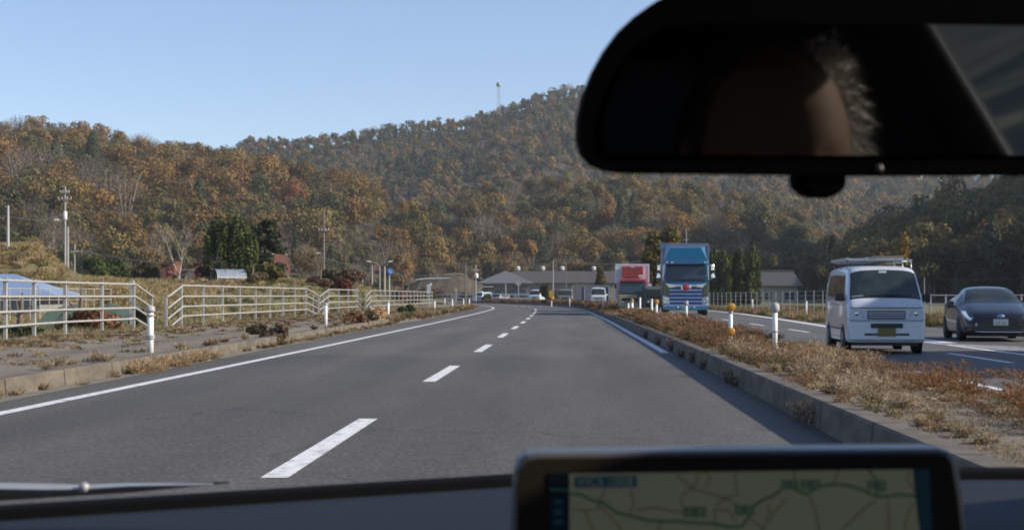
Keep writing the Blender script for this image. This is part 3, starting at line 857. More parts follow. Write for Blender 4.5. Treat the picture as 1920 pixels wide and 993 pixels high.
for i in range(1700):     # verge on the far right
    y = rng.uniform(38, 150); e = cl(y) + ro(y) + np.interp(y, [38, 44, 60], [6.9, 6.8, 1.3])
    x = e + rng.uniform(0, 1) ** 1.6 * 5
    bs.append((x, y, float(gz(x, y)), rng.uniform(.15, .5), .55, 60, (STRAW, RB, (.24, .19, .09), (.12, .12, .045))[int(rng.integers(4))], .4))
tag(blades('verge_grass', bs, 9, WEED), kind='stuff')
for i, (px, py, w, h, col, lab, n) in enumerate((
        (772, 597, .42, .75, (.05, .065, .022), 'small dark green round bush at the left road edge', 1100),
        (722, 609, .42, .85, (.46, .32, .18), 'pale straw coloured tuft beside the short white post', 900),
        (540, 646, .50, .52, (.15, .105, .07), 'grey brown dried weed clump on the left kerb', 1000),
        (683, 615, .55, .5, (.16, .085, .045), 'dark brown weed clump where the left kerb ends', 900),
        (512, 640, .3, .45, (.13, .10, .065), 'narrow brown weed clump left of the grey brown clump', 500))):
    g = gp(px, py)
    t = empty('weed_clump', (g.x - .3, g.y, .0), 0, lab, 'weed clump')
    v, c = tree_cards(lobes((0, 0, h*.5), (w, w, h*.5), 7, n, .05 + .0006*g.y, col, 300 + i, shell=.2), 300 + i)
    np_mesh('leaves', v, 4, c, WEED, t)
    MB().tube([(0, 0, -.02), (0, 0, h*.6)], [.02, .01], 5).build('stem', BARK, t)
# ------------------------------------------------------------------ fences and rails
FWHITE = M('fence_paint', (.42, .41, .385), .55, rgb2=(.30, .285, .255), scale=5, detail=6)
GALV = M('galvanised', (.42, .43, .43), .5, .3, var=.2, scale=12)
WHITE = M('white_plastic', (.78, .78, .76), .5, var=.08, scale=20)
GREYCAP = M('grey_cap', (.36, .36, .35), .6)
ORANGE = M('amber_reflector', (.52, .22, .012), .35, var=.15, scale=30, coat=.4)
def white_fence(label, y0, y1, wing0, wing1, step, ends=None):
    """four rail guard fence between the path and the field; wings slope down at open ends"""
    t = empty('guard_fence', (0, 0, 0), 0, label, 'fence', 'white guard fence sections along the path')
    zb, H4 = .17, (1.27, .93, .61, .31)
    n = max(2, round((y1 - y0) / step) + 1)
    yy = list(np.linspace(y0, y1, n))
    pts = [(FENX(y), y, 0.0) for y in yy]
    if wing0: pts = [(FENX(y0) - .05, y0 - wing0, -.36)] + ([(FENX(y0) - .02, y0 - wing0 * .5, -.18)] if wing0 > 2.6 else []) + pts
    if wing1: pts = pts + ([(FENX(y1) - .02, y1 + wing1 * .5, -.18)] if wing1 > 2.6 else []) + [(FENX(y1) - .05, y1 + wing1, -.36)]
    for x, y, d in pts:
        b = MB().bb(x - .035, x + .035, y - .035, y + .035, zb - .5, zb + H4[0] + d + .03)
        b.bb(x - .045, x + .045, y - .045, y + .045, zb + H4[0] + d + .03, zb + H4[0] + d + .05)
        b.build('post', FWHITE, t)
    for h in H4:
        MB().tube([(x + .055, y, zb + h + d) for x, y, d in pts], .028, 6).build('rail', FWHITE, t)
    return t
white_fence('nearest section of white guard fence, left of the ringed white post', 20.0, 40.3, 0, 2.2, 2.55)
white_fence('long white guard fence section right of the first opening', 45.3, 67.0, 1.8, 5.2, 2.65)
white_fence('short white guard fence section between the two narrow openings', 73.5, 84.0, 3.4, 2.2, 3.4)
white_fence('far white guard fence section curving away along the path', 89.5, 128.0, 2.2, 0, 2.45)

def rail_fence(name, label, pts, h, rails, r, pr, mat, cat='fence', zb=None):
    t = empty(name, (0, 0, 0), 0, label, cat)
    P = [(x, y, float(gz(x, y)) if zb is None else zb) for x, y in pts]
    for x, y, z in P:
        MB().tube([(x, y, z - .2), (x, y, z + h)], pr, 6).build('post', mat, t)
    for k in rails:
        MB().tube([(x, y - pr, z + k * h) for x, y, z in P], r, 5).build('rail', mat, t)
    return t
ln = lambda a, b, n: [(a[0] + (b[0]-a[0]) * i/(n-1), a[1] + (b[1]-a[1]) * i/(n-1)) for i in range(n)]
DGALV = M('weathered_steel', (.30, .31, .31), .55, .2, var=.2, scale=10)
rail_fence('mesh_fence', 'tall grey grid fence in front of the cypresses and the tiled house', ln((16.6, 128), (16.9, 76), 24), 1.45, (.15, .4, .62, .8, .97), .014, .024, DGALV)
rail_fence('post_fence', 'grey post and rail fence behind the black car', ln((21.0, 75), (33.0, 75.5), 16), 1.0, (.95, .5), .022, .045, DGALV)
rail_fence('field_fence', 'thin pale lattice fence in the field before the blue roof', ln((-17.8, 49), (-15.6, 56), 14), .95, (.97, .55, .1), .014, .016, FWHITE, zb=.45)
t = empty('guardrail', (0, 0, 0), 0, 'white double guardrail across the far bend', 'guardrail')
gl = [(cl(y) + 14, y) for y in np.arange(222, 318, 6)]
for z0, z1 in ((1.22, 1.46), (.52, .76)):
    b = MB()
    b.strip([(x, y, z0) for x, y in gl], [(x, y - .06, (z0+z1)/2) for x, y in gl]); b.strip([(x, y - .06, (z0+z1)/2) for x, y in gl], [(x, y, z1) for x, y in gl])
    b.strip([(x, y + .05, z0) for x, y in gl], [(x, y + .05, z1) for x, y in gl])
    b.build('rail', M('rail_white', (.70, .70, .68), .5), t)
for x, y in gl[::2]:
    MB().tube([(x, y + .12, -.1), (x, y + .12, 1.45)], .07, 6).build('post', FWHITE, t)

# ------------------------------------------------------------------ delineators
def delin(kind, h, r):
    t = empty('delineator_post', (0, 0, 0), 0, None, 'road post')
    MB().lathe([(r, -.1), (r, h)], n=10).build('post', WHITE, t)
    if kind == 'ring':
        MB().lathe([(r*1.5, h), (r*1.6, h+.03), (r*1.3, h+.09), (r*.4, h+.11)], n=10).build('cap', GREYCAP, t)
        for z in (h - .08, h*.33, h*.38):
            MB().lathe([(r*1.05, z), (r*1.55, z+.012), (r*1.55, z+.03), (r*1.05, z+.042)], n=10).build('collar', GREYCAP, t)
    elif kind == 'grey':
        MB().lathe([(r*1.02, h-.03), (r*1.75, h), (r*1.85, h+.05), (r*1.7, h+.11), (r*.9, h+.15)], n=12).build('cap', GREYCAP, t)
        MB().lathe([(r*1.02, h*.42), (r*1.15, h*.43), (r*1.15, h*.47), (r*1.02, h*.48)], n=10).build('collar', GREYCAP, t)
    elif kind == 'ball':
        MB().lathe([(r*1.02, h-.02), (r*1.2, h), (r*1.1, h+.03)], n=10).build('collar', GREYCAP, t)
        c = .085
        MB().lathe([(c*.9, -.025), (c, -.01), (c, .01), (c*.9, .025)], (0, 0, h + .09), 16, 'y').build('reflector', ORANGE, t)
    elif kind == 'twoball':
        MB().lathe([(r*1.02, h-.02), (r*1.3, h), (r*1.2, h+.04)], n=10).build('collar', GREYCAP, t)
        for z in (h + .11, h*.38):
            MB().lathe([(.066, -r-.02), (.082, -r-.01), (.082, -r+.01), (.066, -r+.02)], (0, 0, z), 16, 'y').build('reflector', ORANGE, t)
    else:
        MB().lathe([(r*1.2, h), (r*1.3, h+.03), (r*.8, h+.07)], n=8).build('cap', GREYCAP if kind == 'plain' else WHITE, t)
    return t
DP = {}
def put(kind, x, y, z, label, h=.74, r=.042, g=None):
    key = (kind, h, r)
    if key not in DP:
        o = DP[key] = delin(kind, h, r)
        o.location = (x, y, z); o['label'] = label
        if g: o['group'] = g
    else:
        dup(DP[key], loc=(x, y, z), label=label, **({'group': g} if g else {}))
GL = 'white road posts on the left verge'; GM = 'road posts on the planted median'; GR = 'white road posts on the far right verge'
X = lambda px, Y: (px - CX) / F * Y
put('ring', X(282, 24), 24, .17, 'white ringed road post nearest on the left path', .68, .052, GL)
put('plain', X(611, 43.7), 43.7, .17, 'white road post with grey top before the second fence opening', .66, .045, GL)
put('plain', X(728, 59.5), 59.5, .17, 'white road post behind the pale straw tuft', .66, .045, GL)
put('plain', X(815, 88), 88, .12, 'white road post standing where the far white fence ends', .66, .045, GL)
put('pl', X(848, 104), 104, .12, 'small white road post right of the fence end', .66, .045, GL)
put('pl', X(869, 118), 118, .12, 'small white road post just before the thin dark pole', .66, .045, GL)
put('pl', X(880, 126), 126, .12, 'smallest white road post at the tip of the left verge', .66, .045, GL)
put('pl', X(834, 150), 150, .12, 'tiny white road post far behind the left verge weeds', .66, .045, GL)
put('grey', X(1453, 25.4), 25.4, .19, 'white median post with large grey cap, nearest of all', .66, .045, GM)
put('twoball', X(1370, 28), 28, .19, 'white median post carrying two round amber reflectors', .60, .038, GM)
put('grey', X(1287, 52), 52, .19, 'grey capped white median post in front of the blue truck', .60, .040, GM)
put('ball', X(1231, 52), 52, .19, 'white median post with one amber disc left of the blue truck', .62, .040, GM)
put('pl', X(1222, 58), 58, .19, 'plain white median post between two amber disc posts', .72, .040, GM)
put('pl', X(1200, 62), 62, .19, 'plain white median post in front of the red truck', .78, .040, GM)
put('ball', X(1185, 66), 66, .19, 'farther amber disc post in front of the red truck', .62, .060, GM)
put('pl', X(1178, 64), 64, .19, 'thin white median post left of the farther amber disc', .52, .04, GM)
put('pl', X(1131, 100), 100, .19, 'small white median post below the white van', .62, .04, GM)
put('pl', X(1068, 132), 132, .19, 'small white median post below the dark beige minivan', .62, .04, GM)
put('pl', X(1512, 71), 71, .2, 'white road post on the grass below the tiled house', .58, .04, GR)
put('pl', X(1411, 98), 98, .2, 'white road post on the grass below the cypress row', .62, .045, GR)
t = empty('warning_board', (X(1034, 150), 150, .1), 0, 'yellow and amber warning board on a white post at the median tip', 'sign')
MB().tube([(0, 0, -.1), (0, 0, 1.0)], .06, 8).build('post', WHITE, t)
MB().bb(-.28, .28, -.09, -.06, .85, 1.55).build('board', M('board_yellow', (.45, .30, .05), .6, var=.2, scale=4), t)
MB().lathe([(.2, -.03), (.22, 0), (.2, .03)], (.05, -.1, .72), 14, 'y').build('reflector', ORANGE, t)

# ------------------------------------------------------------------ poles, lamps and signs
CPOLE = M('pole_concrete', (.33, .315, .29), .85, var=.15, scale=4)
DPOLE = M('pole_dark', (.16, .14, .12), .85, var=.2, scale=4)
def pole(px, top, Y, r, label, arms=(), mat=CPOLE, bottom=None, extras=None, name='utility_pole', cat='utility pole', group=None):
    x = X(px, Y); z0 = float(gz(x, Y)) if bottom is None else bottom
    zt = CAMH + (HY - top) / F * Y
    t = empty(name, (x, Y, z0), 0, label, cat, group)
    h = zt - z0
    MB().tube([(0, 0, -.4), (0, 0, h)], [r*1.15, r*.8], 9).build('shaft', mat, t)
    for dz, w in arms:
        b = MB().box((0, -r, h - dz), (w, .06, .06)); b.build('crossarm', GALV, t)
        for k in (-.46, -.2, .2, .46):
            MB().lathe([(.02, 0), (.03, .03), (.018, .06), (.03, .09), (.012, .13)], (k*w, -r, h - dz + .04), 7).build('insulator', WHITE, t)
    if extras: extras(t, h, r)
    return t, Vector((x, Y, zt))
def tbox(t, h, r):
    MB().lathe([(.1, h-2.55), (.16, h-2.5), (.16, h-1.95), (.1, h-1.9)], (0, 0, 0), 10).build('transformer', WHITE, t)
    MB().tube([(0, 0, h-2.65), (-.35, -.1, h-2.6), (-.55, -.15, h-2.5)], .025, 5).build('lamp_arm', GALV, t)
    MB().box((-.62, -.15, h-2.53), (.3, .14, .12)).build('lamp_head', WHITE, t)
p1, P1 = pole(15, 385, 75, .075, 'plain pale concrete pole rising from the dry bank at the left edge', mat=M('pole_pale', (.38, .37, .35), .8))
p2, P2 = pole(122, 350, 110, .08, 'tall pole with crossarms, insulators and white transformer on the left bank', ((.95, 1.05), (.45, .7)), extras=tbox)
p2b, _ = pole(127, 425, 108, .09, 'shorter bare pale pole standing right beside the transformer pole')
p3, P3 = pole(92, 460, 165, .08, 'small distant pole with two crossarms left of the transformer pole', ((.35, 1.3), (1.4, 1.2)))
p4, P4 = pole(140, 458, 165, .08, 'small distant pole right of the transformer pole', ((.9, .8),))
def lamp(t, h, r):
    MB().tube([(0, 0, h-4.2), (-.3, -.05, h-4.15), (-.5, -.05, h-4.1)], .025, 5).build('lamp_arm', GALV, t)
    MB().box((-.62, -.05, h-4.1), (.45, .16, .1)).build('lamp_head', WHITE, t)
    for k in (.2, .45):
        MB().lathe([(.03, 0), (.05, .05), (.02, .12)], (k, -.05, h-1.9), 6).build('insulator', WHITE, t)
p5, P5 = pole(607, 395, 140, .10, 'tall dark pole with small white lamp above the bare shrub', ((1.9, 1.0),), DPOLE, extras=lamp)
p6, P6 = pole(873, 495, 135, .075, 'thin dark pole at the tip of the left verge', mat=DPOLE, bottom=0)
def tb2(t, h, r):
    MB().lathe([(.2, h-2.2), (.3, h-2.1), (.3, h-1.5), (.2, h-1.4)], (.1, -.2, 0), 8).build('transformer', WHITE, t)
p7, P7 = pole(892, 496, 232, .12, 'pale pole with white transformer left of the grey hip roofed hall', ((.9, 1.5),), bottom=0, extras=tb2)
p8, P8 = pole(1037, 489, 225, .10, 'pale thin pole in front of the long dark roof', bottom=0)
p9, P9 = pole(1061, 491, 245, .09, 'thinner dim pole behind the long dark roof', mat=DPOLE, bottom=0)
pole(886, 518, 238, .09, 'short dark pole left of the hip roofed hall', mat=DPOLE, bottom=0)
pole(948, 531, 215, .09, 'short pale post in front of the hip roofed hall', bottom=0)
pole(697.5, 497, 148, .09, 'bare pale pole left of the double armed street lamp', bottom=0.8)
pole(679.5, 512, 160, .08, 'dim grey pole just right of the red maple bush', ((.1, .5),), bottom=0.8)
pole(721, 499, 146, .10, 'bare tan pole right of the double armed street lamp', bottom=0.8, mat=M('pole_tan', (.40, .34, .26), .8))
pole(1559, 522, 90, .03, 'thin dark wooden stake left of the white van', mat=DPOLE)
pole(1733, 520, 120, .04, 'thin grey stake above the black car roof')
t = empty('street_lamp', (X(712, 150), 150, .9), 0, 'double armed street lamp with curved arms behind the far fence', 'street lamp')
h = CAMH + (HY - 499) / F * 150 - .9
MB().tube([(0, 0, -.9), (0, 0, h)], [.085, .06], 8).build('shaft', CPOLE, t)
for s in (-1, 1):
    MB().tube([(0, 0, h), (s*.25, 0, h+.25), (s*.6, 0, h+.42), (s*1.0, 0, h+.5)], .035, 6).build('arm', CPOLE, t)
    MB().hexa([(s*.95, -.1, h+.44), (s*1.35, -.08, h+.5), (s*1.35, .08, h+.5), (s*.95, .1, h+.44), (s*.95, -.08, h+.55), (s*1.35, -.05, h+.58), (s*1.35, .05, h+.58), (s*.95, .08, h+.55)]).build('lamp_head', WHITE, t)
t = empty('round_sign', (X(730, 132), 132, .3), 0, 'blue round traffic sign with white arrow on a pale post', 'road sign')
zs = CAMH + (HY - 509) / F * 132 - .3
MB().tube([(.0, 0.06, -.4), (0, 0.06, zs + .2)], .045, 8).build('post', M('sign_post', (.62, .60, .5), .6), t)
d = MB().lathe([(.285, -.012), (.30, 0), (.285, .012)], (0, 0, zs), 24, 'y').build('sign_disc', M('sign_blue', (.03, .17, .62), .4), t)
wm = M('sign_white', (.75, .78, .82), .5)
for s in (1,):
    MB().poly([(-.11, -.02, .10), (-.03, -.02, .14), (.12, -.02, -.06), (.17, -.02, -.01), (.16, -.02, -.17), (0, -.02, -.15), (.05, -.02, -.1)], (0, -.004, 0)).build('arrow', wm, d).location = (0, 0, zs)
MB().box((0, 0, zs - .42), (.26, .015, .10)).build('plate', M('plate_blue', (.12, .25, .5), .5), t)
for px, py, Y, s, lab in ((972, 531, 215, .48, 'grey diamond shaped sign board in front of the hip roofed hall'), (855, 543, 225, .36, 'small grey diamond sign behind the far guardrail')):
    t = empty('diamond_sign', (X(px, Y), Y, 0), 0, lab, 'road sign')
    z = CAMH + (HY - py) / F * Y
    MB().tube([(0, .05, -.3), (0, .05, z)], .05, 6).build('post', GALV, t)
    MB().poly([(-s, 0, z), (0, 0, z - s), (s, 0, z), (0, 0, z + s)], (0, -.03, 0)).build('board', M('sign_back', (.36, .36, .33), .6, var=.15, scale=2), t)
t = empty('banner_sign', (X(804, 126), 126, .1), 0, 'upright white board with dark stripes at the end of the far fence', 'sign')
zb = CAMH + (HY - 534) / F * 126 - .1
MB().tube([(0, .05, -.2), (0, .05, zb)], .04, 6).build('post', GALV, t)
bd = MB().bb(-.17, .17, -.02, .01, zb - .75, zb).build('board', wm, t)
for k in range(3):
    MB().bb(-.15, .15, -.026, -.0215, zb - .18 - k*.2, zb - .12 - k*.2).build('stripe', M('sign_dark', (.12, .12, .13), .6), bd)
t = empty('road_mirror', (X(804, 129), 129, .1), 0, 'small curved traffic mirror post behind the striped board', 'traffic mirror')
MB().tube([(0, 0, -.2), (0, 0, 1.9), (.02, 0, 2.1), (.1, 0, 2.15)], .03, 6).build('post', GALV, t)
MB().lathe([(.12, -.03), (.16, 0), (.02, .03)], (.12, 0, 2.0), 14, 'y').build('mirror_disc', GALV, t)
t = empty('marker_post', (X(247, 42), 42, .5), 0, 'pale square topped post behind the first fence opening', 'post')
b = MB().bb(-.05, .05, -.05, .05, -.6, .85); b.build('shaft', M('marker_pale', (.46, .46, .38), .8), t)
MB().bb(-.06, .06, -.06, .06, .855, 1.05).build('cap', M('marker_top', (.40, .43, .36), .8), t)

# overhead wires
WIRE = M('cable', (.07, .07, .07), .6)
def wire(a, b, sag, label, r=.022, n=14, mat=WIRE):
    a, b = Vector(a), Vector(b)
    pts = [a.lerp(b, i/n) - Vector((0, 0, sag * 4 * (i/n) * (1 - i/n))) for i in range(n + 1)]
    o = MB().tube(pts, r, 4).build('power_cable', mat, None)
    return tag(o, label, 'cable', 'overhead cables')
wire(P1 - Vector((0, 0, .55)), P2 - Vector((0, 0, 2.0)), .35, 'overhead cable from the left edge pole to the transformer pole', .02)
wire(P1 - Vector((0, 0, .55)), P1 - Vector((12, 8, .8)), .2, 'overhead cable leaving the left edge pole out of view', .02)
wire(P2 - Vector((0, 0, 4.6)), P5 - Vector((0, 0, 4.8)), 1.1, 'long low overhead cable from the transformer pole to the dark lamp pole')
wire(P4 - Vector((0, 0, .8)), P5 - Vector((0, 0, 5.6)), .8, 'lowest overhead cable crossing before the bare tree')
wire(P5 - Vector((0, 0, .3)), P7 - Vector((0, 0, -.6)), 2.2, 'upper overhead cable from the dark lamp pole towards the hall', .03)
wire(P5 - Vector((0, 0, 4.6)), P7 - Vector((0, 0, 1.0)), 1.2, 'lower overhead cable from the dark lamp pole towards the hall', .03)
wire(P7 + Vector((0, 0, .2)), P8 + Vector((0, 0, .2)), .6, 'overhead cable above the hip roofed hall', .03)
wire(P8, P9 + Vector((14, 4, .4)), .6, 'overhead cable above the long dark roof', .03)
wire((X(930, 300), 300, 9.4), (X(1240, 300), 300, 9.8), .5, 'faint distant overhead cable above the roof vents', .03)
wire((X(1420, 190), 190, 5.5), (X(1730, 150), 150, 4.6), .5, 'thin overhead cable above the tiled house and the van', .02)
wire((X(1690, 160), 160, 3.2), (X(1960, 150), 150, 3.1), .3, 'thin overhead cable before the dark hill at the right', .02)

# antenna beyond the truck
t = empty('antenna_mast', (X(1287, 205), 205, 0), 0, 'slim antenna mast sticking up behind the blue truck', 'antenna')
h = CAMH + (HY - 428) / F * 205
MB().tube([(0, 0, 0), (0, 0, h)], [.09, .04], 6).build('shaft', GALV, t)
for dz, w in ((1.6, .7), (2.2, .9), (2.8, .6)):
    MB().box((0, 0, h - dz), (w, .06, .08)).build('crossarm', GALV, t)
# radio mast on the ridge
Ym = 800; xm = X(935, Ym); zt = CAMH + (HY - 154) / F * Ym; zb = zt - 18
t = empty('radio_mast', (xm, Ym, zb), 0, 'tall lattice radio mast on the wooded ridge', 'radio mast')
MS = M('mast_steel', (.30, .31, .32), .6)
b = MB()
w0, w1 = .85, .6
for sx, sy in ((-1, -1), (1, -1), (1, 1), (-1, 1)):
    b.tube([(sx*w0, sy*w0, 0), (sx*w1, sy*w1, 16)], .13, 4)
for k in range(9):
    z = k * 1.75; z2 = z + 1.75; a = w0 + (w1-w0)*z/16; c = w0 + (w1-w0)*z2/16
    for q, q2 in (((-1, -1), (1, -1)), ((1, -1), (1, 1)), ((1, 1), (-1, 1)), ((-1, 1), (-1, -1))):
        b.tube([(q[0]*a, q[1]*a, z), (q2[0]*c, q2[1]*c, z2)], .07, 3)
b.build('lattice', MS, t)
MB().lathe([(1.1, 15.6), (1.3, 15.8), (1.3, 17.4), (1.1, 17.6)], n=10).build('platform', MS, t)
MB().tube([(0, 0, 17.5), (0, 0, 19)], .08, 4).build('antenna', MS, t)

# ------------------------------------------------------------------ buildings
WALLC = M('wall_cream', (.46, .41, .32), .9, var=.12, scale=1.5)
DARKW = M('window_dark', (.025, .03, .035), .15, spec=.6)
def win(b_, x, y, z, w, h, parent, name='window', frame=None):
    f = MB()
    for q in ((x - w/2 - .03, x - w/2), (x + w/2, x + w/2 + .03)):
        f.bb(q[0], q[1], y - .05, y + .02, z - h/2 - .03, z + h/2 + .03)
    f.bb(x - w/2, x + w/2, y - .05, y + .02, z + h/2, z + h/2 + .03); f.bb(x - w/2, x + w/2, y - .05, y + .02, z - h/2 - .03, z - h/2)
    o = f.build(name, frame or GALV, parent)
    MB().bb(x - w/2, x + w/2, y - .02, y + .01, z - h/2, z + h/2).build('pane', DARKW, o)
    return o
def ribbed(name, c1, scale, axis='X'):
    m = bpy.data.materials.new(name); m.use_nodes = True; nt = m.node_tree; b = nt.nodes['Principled BSDF']
    tc = nt.nodes.new('ShaderNodeTexCoord'); w = nt.nodes.new('ShaderNodeTexWave'); w.bands_direction = axis; w.inputs['Scale'].default_value = scale; w.inputs['Distortion'].default_value = .4
    nt.links.new(tc.outputs['Object'], w.inputs['Vector'])
    r = nt.nodes.new('ShaderNodeValToRGB'); r.color_ramp.elements[0].color = (*[k*.6 for k in c1], 1); r.color_ramp.elements[1].color = (*c1, 1)
    nt.links.new(w.outputs['Color'], r.inputs[0]); nt.links.new(r.outputs[0], b.inputs['Base Color']); b.inputs['Roughness'].default_value = .7
    bp = nt.nodes.new('ShaderNodeBump'); bp.inputs['Strength'].default_value = .6; bp.inputs['Distance'].default_value = .04
    nt.links.new(w.outputs['Fac'], bp.inputs['Height']); nt.links.new(bp.outputs[0], b.inputs['Normal'])
    return m
GROOF = M('roof_slate', (.11, .116, .125), .75, var=.1, scale=3)
DROOF = M('roof_dark', (.062, .057, .053), .8, var=.12, scale=2)
# hall with hip roof
Yh = 255
x0, x1, xa = X(893, Yh), X(1001, Yh), X(948, Yh)
ze, za = CAMH + (HY - 530) / F * Yh, CAMH + (HY - 508) / F * (Yh + 5)
t = empty('hip_roof_hall', (0, 0, 0), 0, 'grey hall with a wide triangular hip roof beside the bend', 'building')
MB().bb(x0 + 1.1, x1 - .8, Yh + .6, Yh + 11, -.3, ze - .02).build('wall', M('hall_wall', (.15, .145, .135), .9, var=.2, scale=.7), t)
b = MB(); A = [(x0, Yh, ze), (x1, Yh, ze), (x1, Yh + 12, ze), (x0, Yh + 12, ze), (xa - .2, Yh + 5, za), (xa + .2, Yh + 6.5, za)]
b.add(A, [(0, 1, 4), (1, 5, 4), (1, 2, 5), (2, 3, 5), (3, 4, 5), (3, 0, 4)]); b.add([(p[0], p[1], ze - .18) if i < 4 else p for i, p in enumerate(A[:4])], [(3, 2, 1, 0)])
b.add([A[0], A[1], (x1, Yh, ze-.18), (x0, Yh, ze-.18)], [(0, 3, 2, 1)]); b.add([A[1], A[2], (x1, Yh+12, ze-.18), (x1, Yh, ze-.18)], [(0, 3, 2, 1)]); b.add([A[3], A[0], (x0, Yh, ze-.18), (x0, Yh+12, ze-.18)], [(0, 3, 2, 1)])
b.build('roof', GROOF, t, fix=False)
MB().bb(X(905, Yh), X(925, Yh), Yh - 1.2, Yh + .55, ze - .75, ze - .62).build('canopy', M('canopy_pale', (.55, .53, .5), .7), t)
for px, w in ((909, 1.2), (934, 1.1), (958, 1.4), (980, 1.2)):
    win(None, X(px, Yh), Yh + .58, 1.5, w, 1.5, t)
MB().bb(X(916, Yh), X(924, Yh), Yh + .5, Yh + .58, 0, 2.0).build('door', M('hall_door', (.34, .31, .27), .8), t)
# long dark roofed warehouse
Yw = 275
xa0, xa1 = X(960, Yw), X(1162, Yw)
ze, zr = CAMH + (HY - 530) / F * Yw, CAMH + (HY - 508) / F * (Yw + 9)
t = empty('warehouse', (0, 0, 0), 0, 'long low warehouse with dark roof and pale walls behind the vans', 'building')
MB().bb(xa0 + .3, xa1 - .3, Yw + .6, Yw + 17.4, -.3, ze - .02).build('wall', M('warehouse_wall', (.30, .27, .215), .9, var=.15, scale=.6), t)
b = MB(); b.add([(xa0, Yw, ze), (xa1, Yw, ze), (xa1, Yw + 9, zr), (xa0, Yw + 9, zr), (xa1, Yw + 18, ze), (xa0, Yw + 18, ze)], [(0, 1, 2, 3), (3, 2, 4, 5), (0, 3, 5), (1, 4, 2), (0, 5, 4, 1)])
b.build('roof', DROOF, t)
for px in (971, 1017.5, 1054, 1113):
    x = X(px, Yw + 9)
    v = MB().lathe([(.28, zr - .3), (.28, zr + .25), (.5, zr + .3), (.5, zr + .42), (.3, zr + .46), (.3, zr + .6), (.52, zr + .65), (.45, zr + .82), (.1, zr + .95)], (x, Yw + 9, 0), 10)
    v.build('roof_vent', M('vent_white', (.66, .66, .64), .5), t)
for px in (1008, 1024, 1043):
    win(None, X(px, Yw), Yw + .57, 1.5, 1.3, 1.0, t)
# blue grey sheet fence behind the vans
t = empty('sheet_metal_fence', (X(1073, 165), 165, 0), 0, 'blue grey corrugated metal fence behind the white van', 'fence')
MB().bb(0, X(1143, 165) - X(1073, 165), 0, .12, -.1, CAMH + (HY - 534) / F * 165).build('sheet', ribbed('sheet_blue', (.10, .12, .155), 5), t)
for k in range(4):
    MB().bb(k*1.4 - .04, k*1.4 + .04, -.05, -.005, -.1, 2.15).build('post', GALV, t)
# slope and retaining wall left of the bend
Yr = 292
t = empty('retaining_wall', (0, 0, 0), 0, 'grey brown concrete covered slope left of the hip roofed hall', 'wall')
prof = [(745, 549, 549), (768, 549, 533), (790, 549, 523), (830, 549, 517), (846, 549, 514), (862, 549, 514), (876, 549, 519), (890, 549, 527), (906, 549, 534), (935, 549, 549)]
b = MB()
b.grid([[(X(p, Yr - 8), Yr - 8, -.4) for p, _, _ in prof], [(X(p, Yr), Yr, CAMH + (HY - y) / F * Yr) for p, _, y in prof], [(X(p, Yr + 8), Yr + 8, CAMH + (HY - y) / F * Yr - .2) for p, _, y in prof], [(X(p, Yr + 16), Yr + 16, -.4) for p, _, y in prof]], False)
b.build('slope', M('slope_concrete', (.115, .09, .064), .95, rgb2=(.045, .038, .025), scale=.9, detail=8), t, fix=False)
MB().tube([(X(p, Yr), Yr - .1, CAMH + (HY - y) / F * Yr + .05) for p, _, y in prof[3:7]], .16, 5).build('coping', M('coping', (.26, .22, .17), .9), t)
t = empty('road_barrier', (0, 0, 0), 0, 'white barrier rail on top of the concrete covered slope', 'barrier')
MB().poly([(X(781, Yr), Yr - 1, CAMH + (HY - 525) / F * Yr), (X(800, Yr), Yr - 1, CAMH + (HY - 522.5) / F * Yr), (X(846, Yr), Yr - 1, CAMH + (HY - 522) / F * Yr), (X(846, Yr), Yr - 1, CAMH + (HY - 520) / F * Yr), (X(800, Yr), Yr - 1, CAMH + (HY - 520.5) / F * Yr), (X(781, Yr), Yr - 1, CAMH + (HY - 523) / F * Yr)], (0, .1, 0)).build('rail', M('rail_white', (.7, .7, .68), .5), t)
for px in (790, 815, 840):
    MB().tube([(X(px, Yr), Yr - .5, 1.0), (X(px, Yr), Yr - .5, CAMH + (HY - 522) / F * Yr)], .06, 5).build('post', GALV, t)
for px, w, h, lab, col in ((783, 1.9, 1.3, 'dark red brush heap at the foot of the concrete slope', (.12, .05, .035)), (828, 2.4, 1.3, 'reddish brown bush right of the red brush heap', (.14, .06, .04)), (700, 1.5, 1.1, 'reddish brown bush behind the bare pale poles', (.11, .05, .035))):
    plant('shrub', lab, 'shrub', (X(px, 205 if px < 720 else 280), 205 if px < 720 else 280, 0), lobes((0, 0, h), (w*1.3, 1, h*.9), 7, 900, .2, col, px), px)
for px, Yq, w, h, lab, col in ((800, 276, 2.3, 2.2, 'olive scrub bush on the left half of the concrete slope', (.12, .10, .05)), (868, 278, 2.0, 1.6, 'brown scrub bush at the right foot of the concrete slope', (.14, .09, .05)), (760, 284, 2.8, 1.8, 'dull green bush at the left end of the concrete slope', (.08, .085, .04)), (912, 246, 1.5, 1.0, 'dark green clipped bush before the left end of the hall', (.045, .055, .026))):
    plant('shrub', lab, 'shrub', (X(px, Yq), Yq, 0), lobes((0, 0, h*.6), (w, 1, h*.6), 8, 900, .24, col, px), px)
for px, Yq, w, h, lab, col in ((662, 128, 1.3, .9, 'dull brown scrub bush just left of the dim grey pole', (.13, .085, .05)), (690, 138, 1.4, 1.0, 'olive brown scrub bush below the double armed street lamp', (.11, .09, .045)), (748, 150, 1.6, 1.0, 'dark red scrub right of the blue round sign', (.105, .05, .035)), (775, 160, 1.4, .9, 'brown scrub behind the far end of the white fence', (.125, .085, .05)), (622, 132, 1.3, 1.1, 'olive bush behind the low dark red bush', (.095, .085, .04))):
    plant('shrub', lab, 'shrub', base(px, Yq), lobes((0, 0, h*.7), (w, 1, h*.75), 8, 1100, .16, col, px + 1), px + 1)
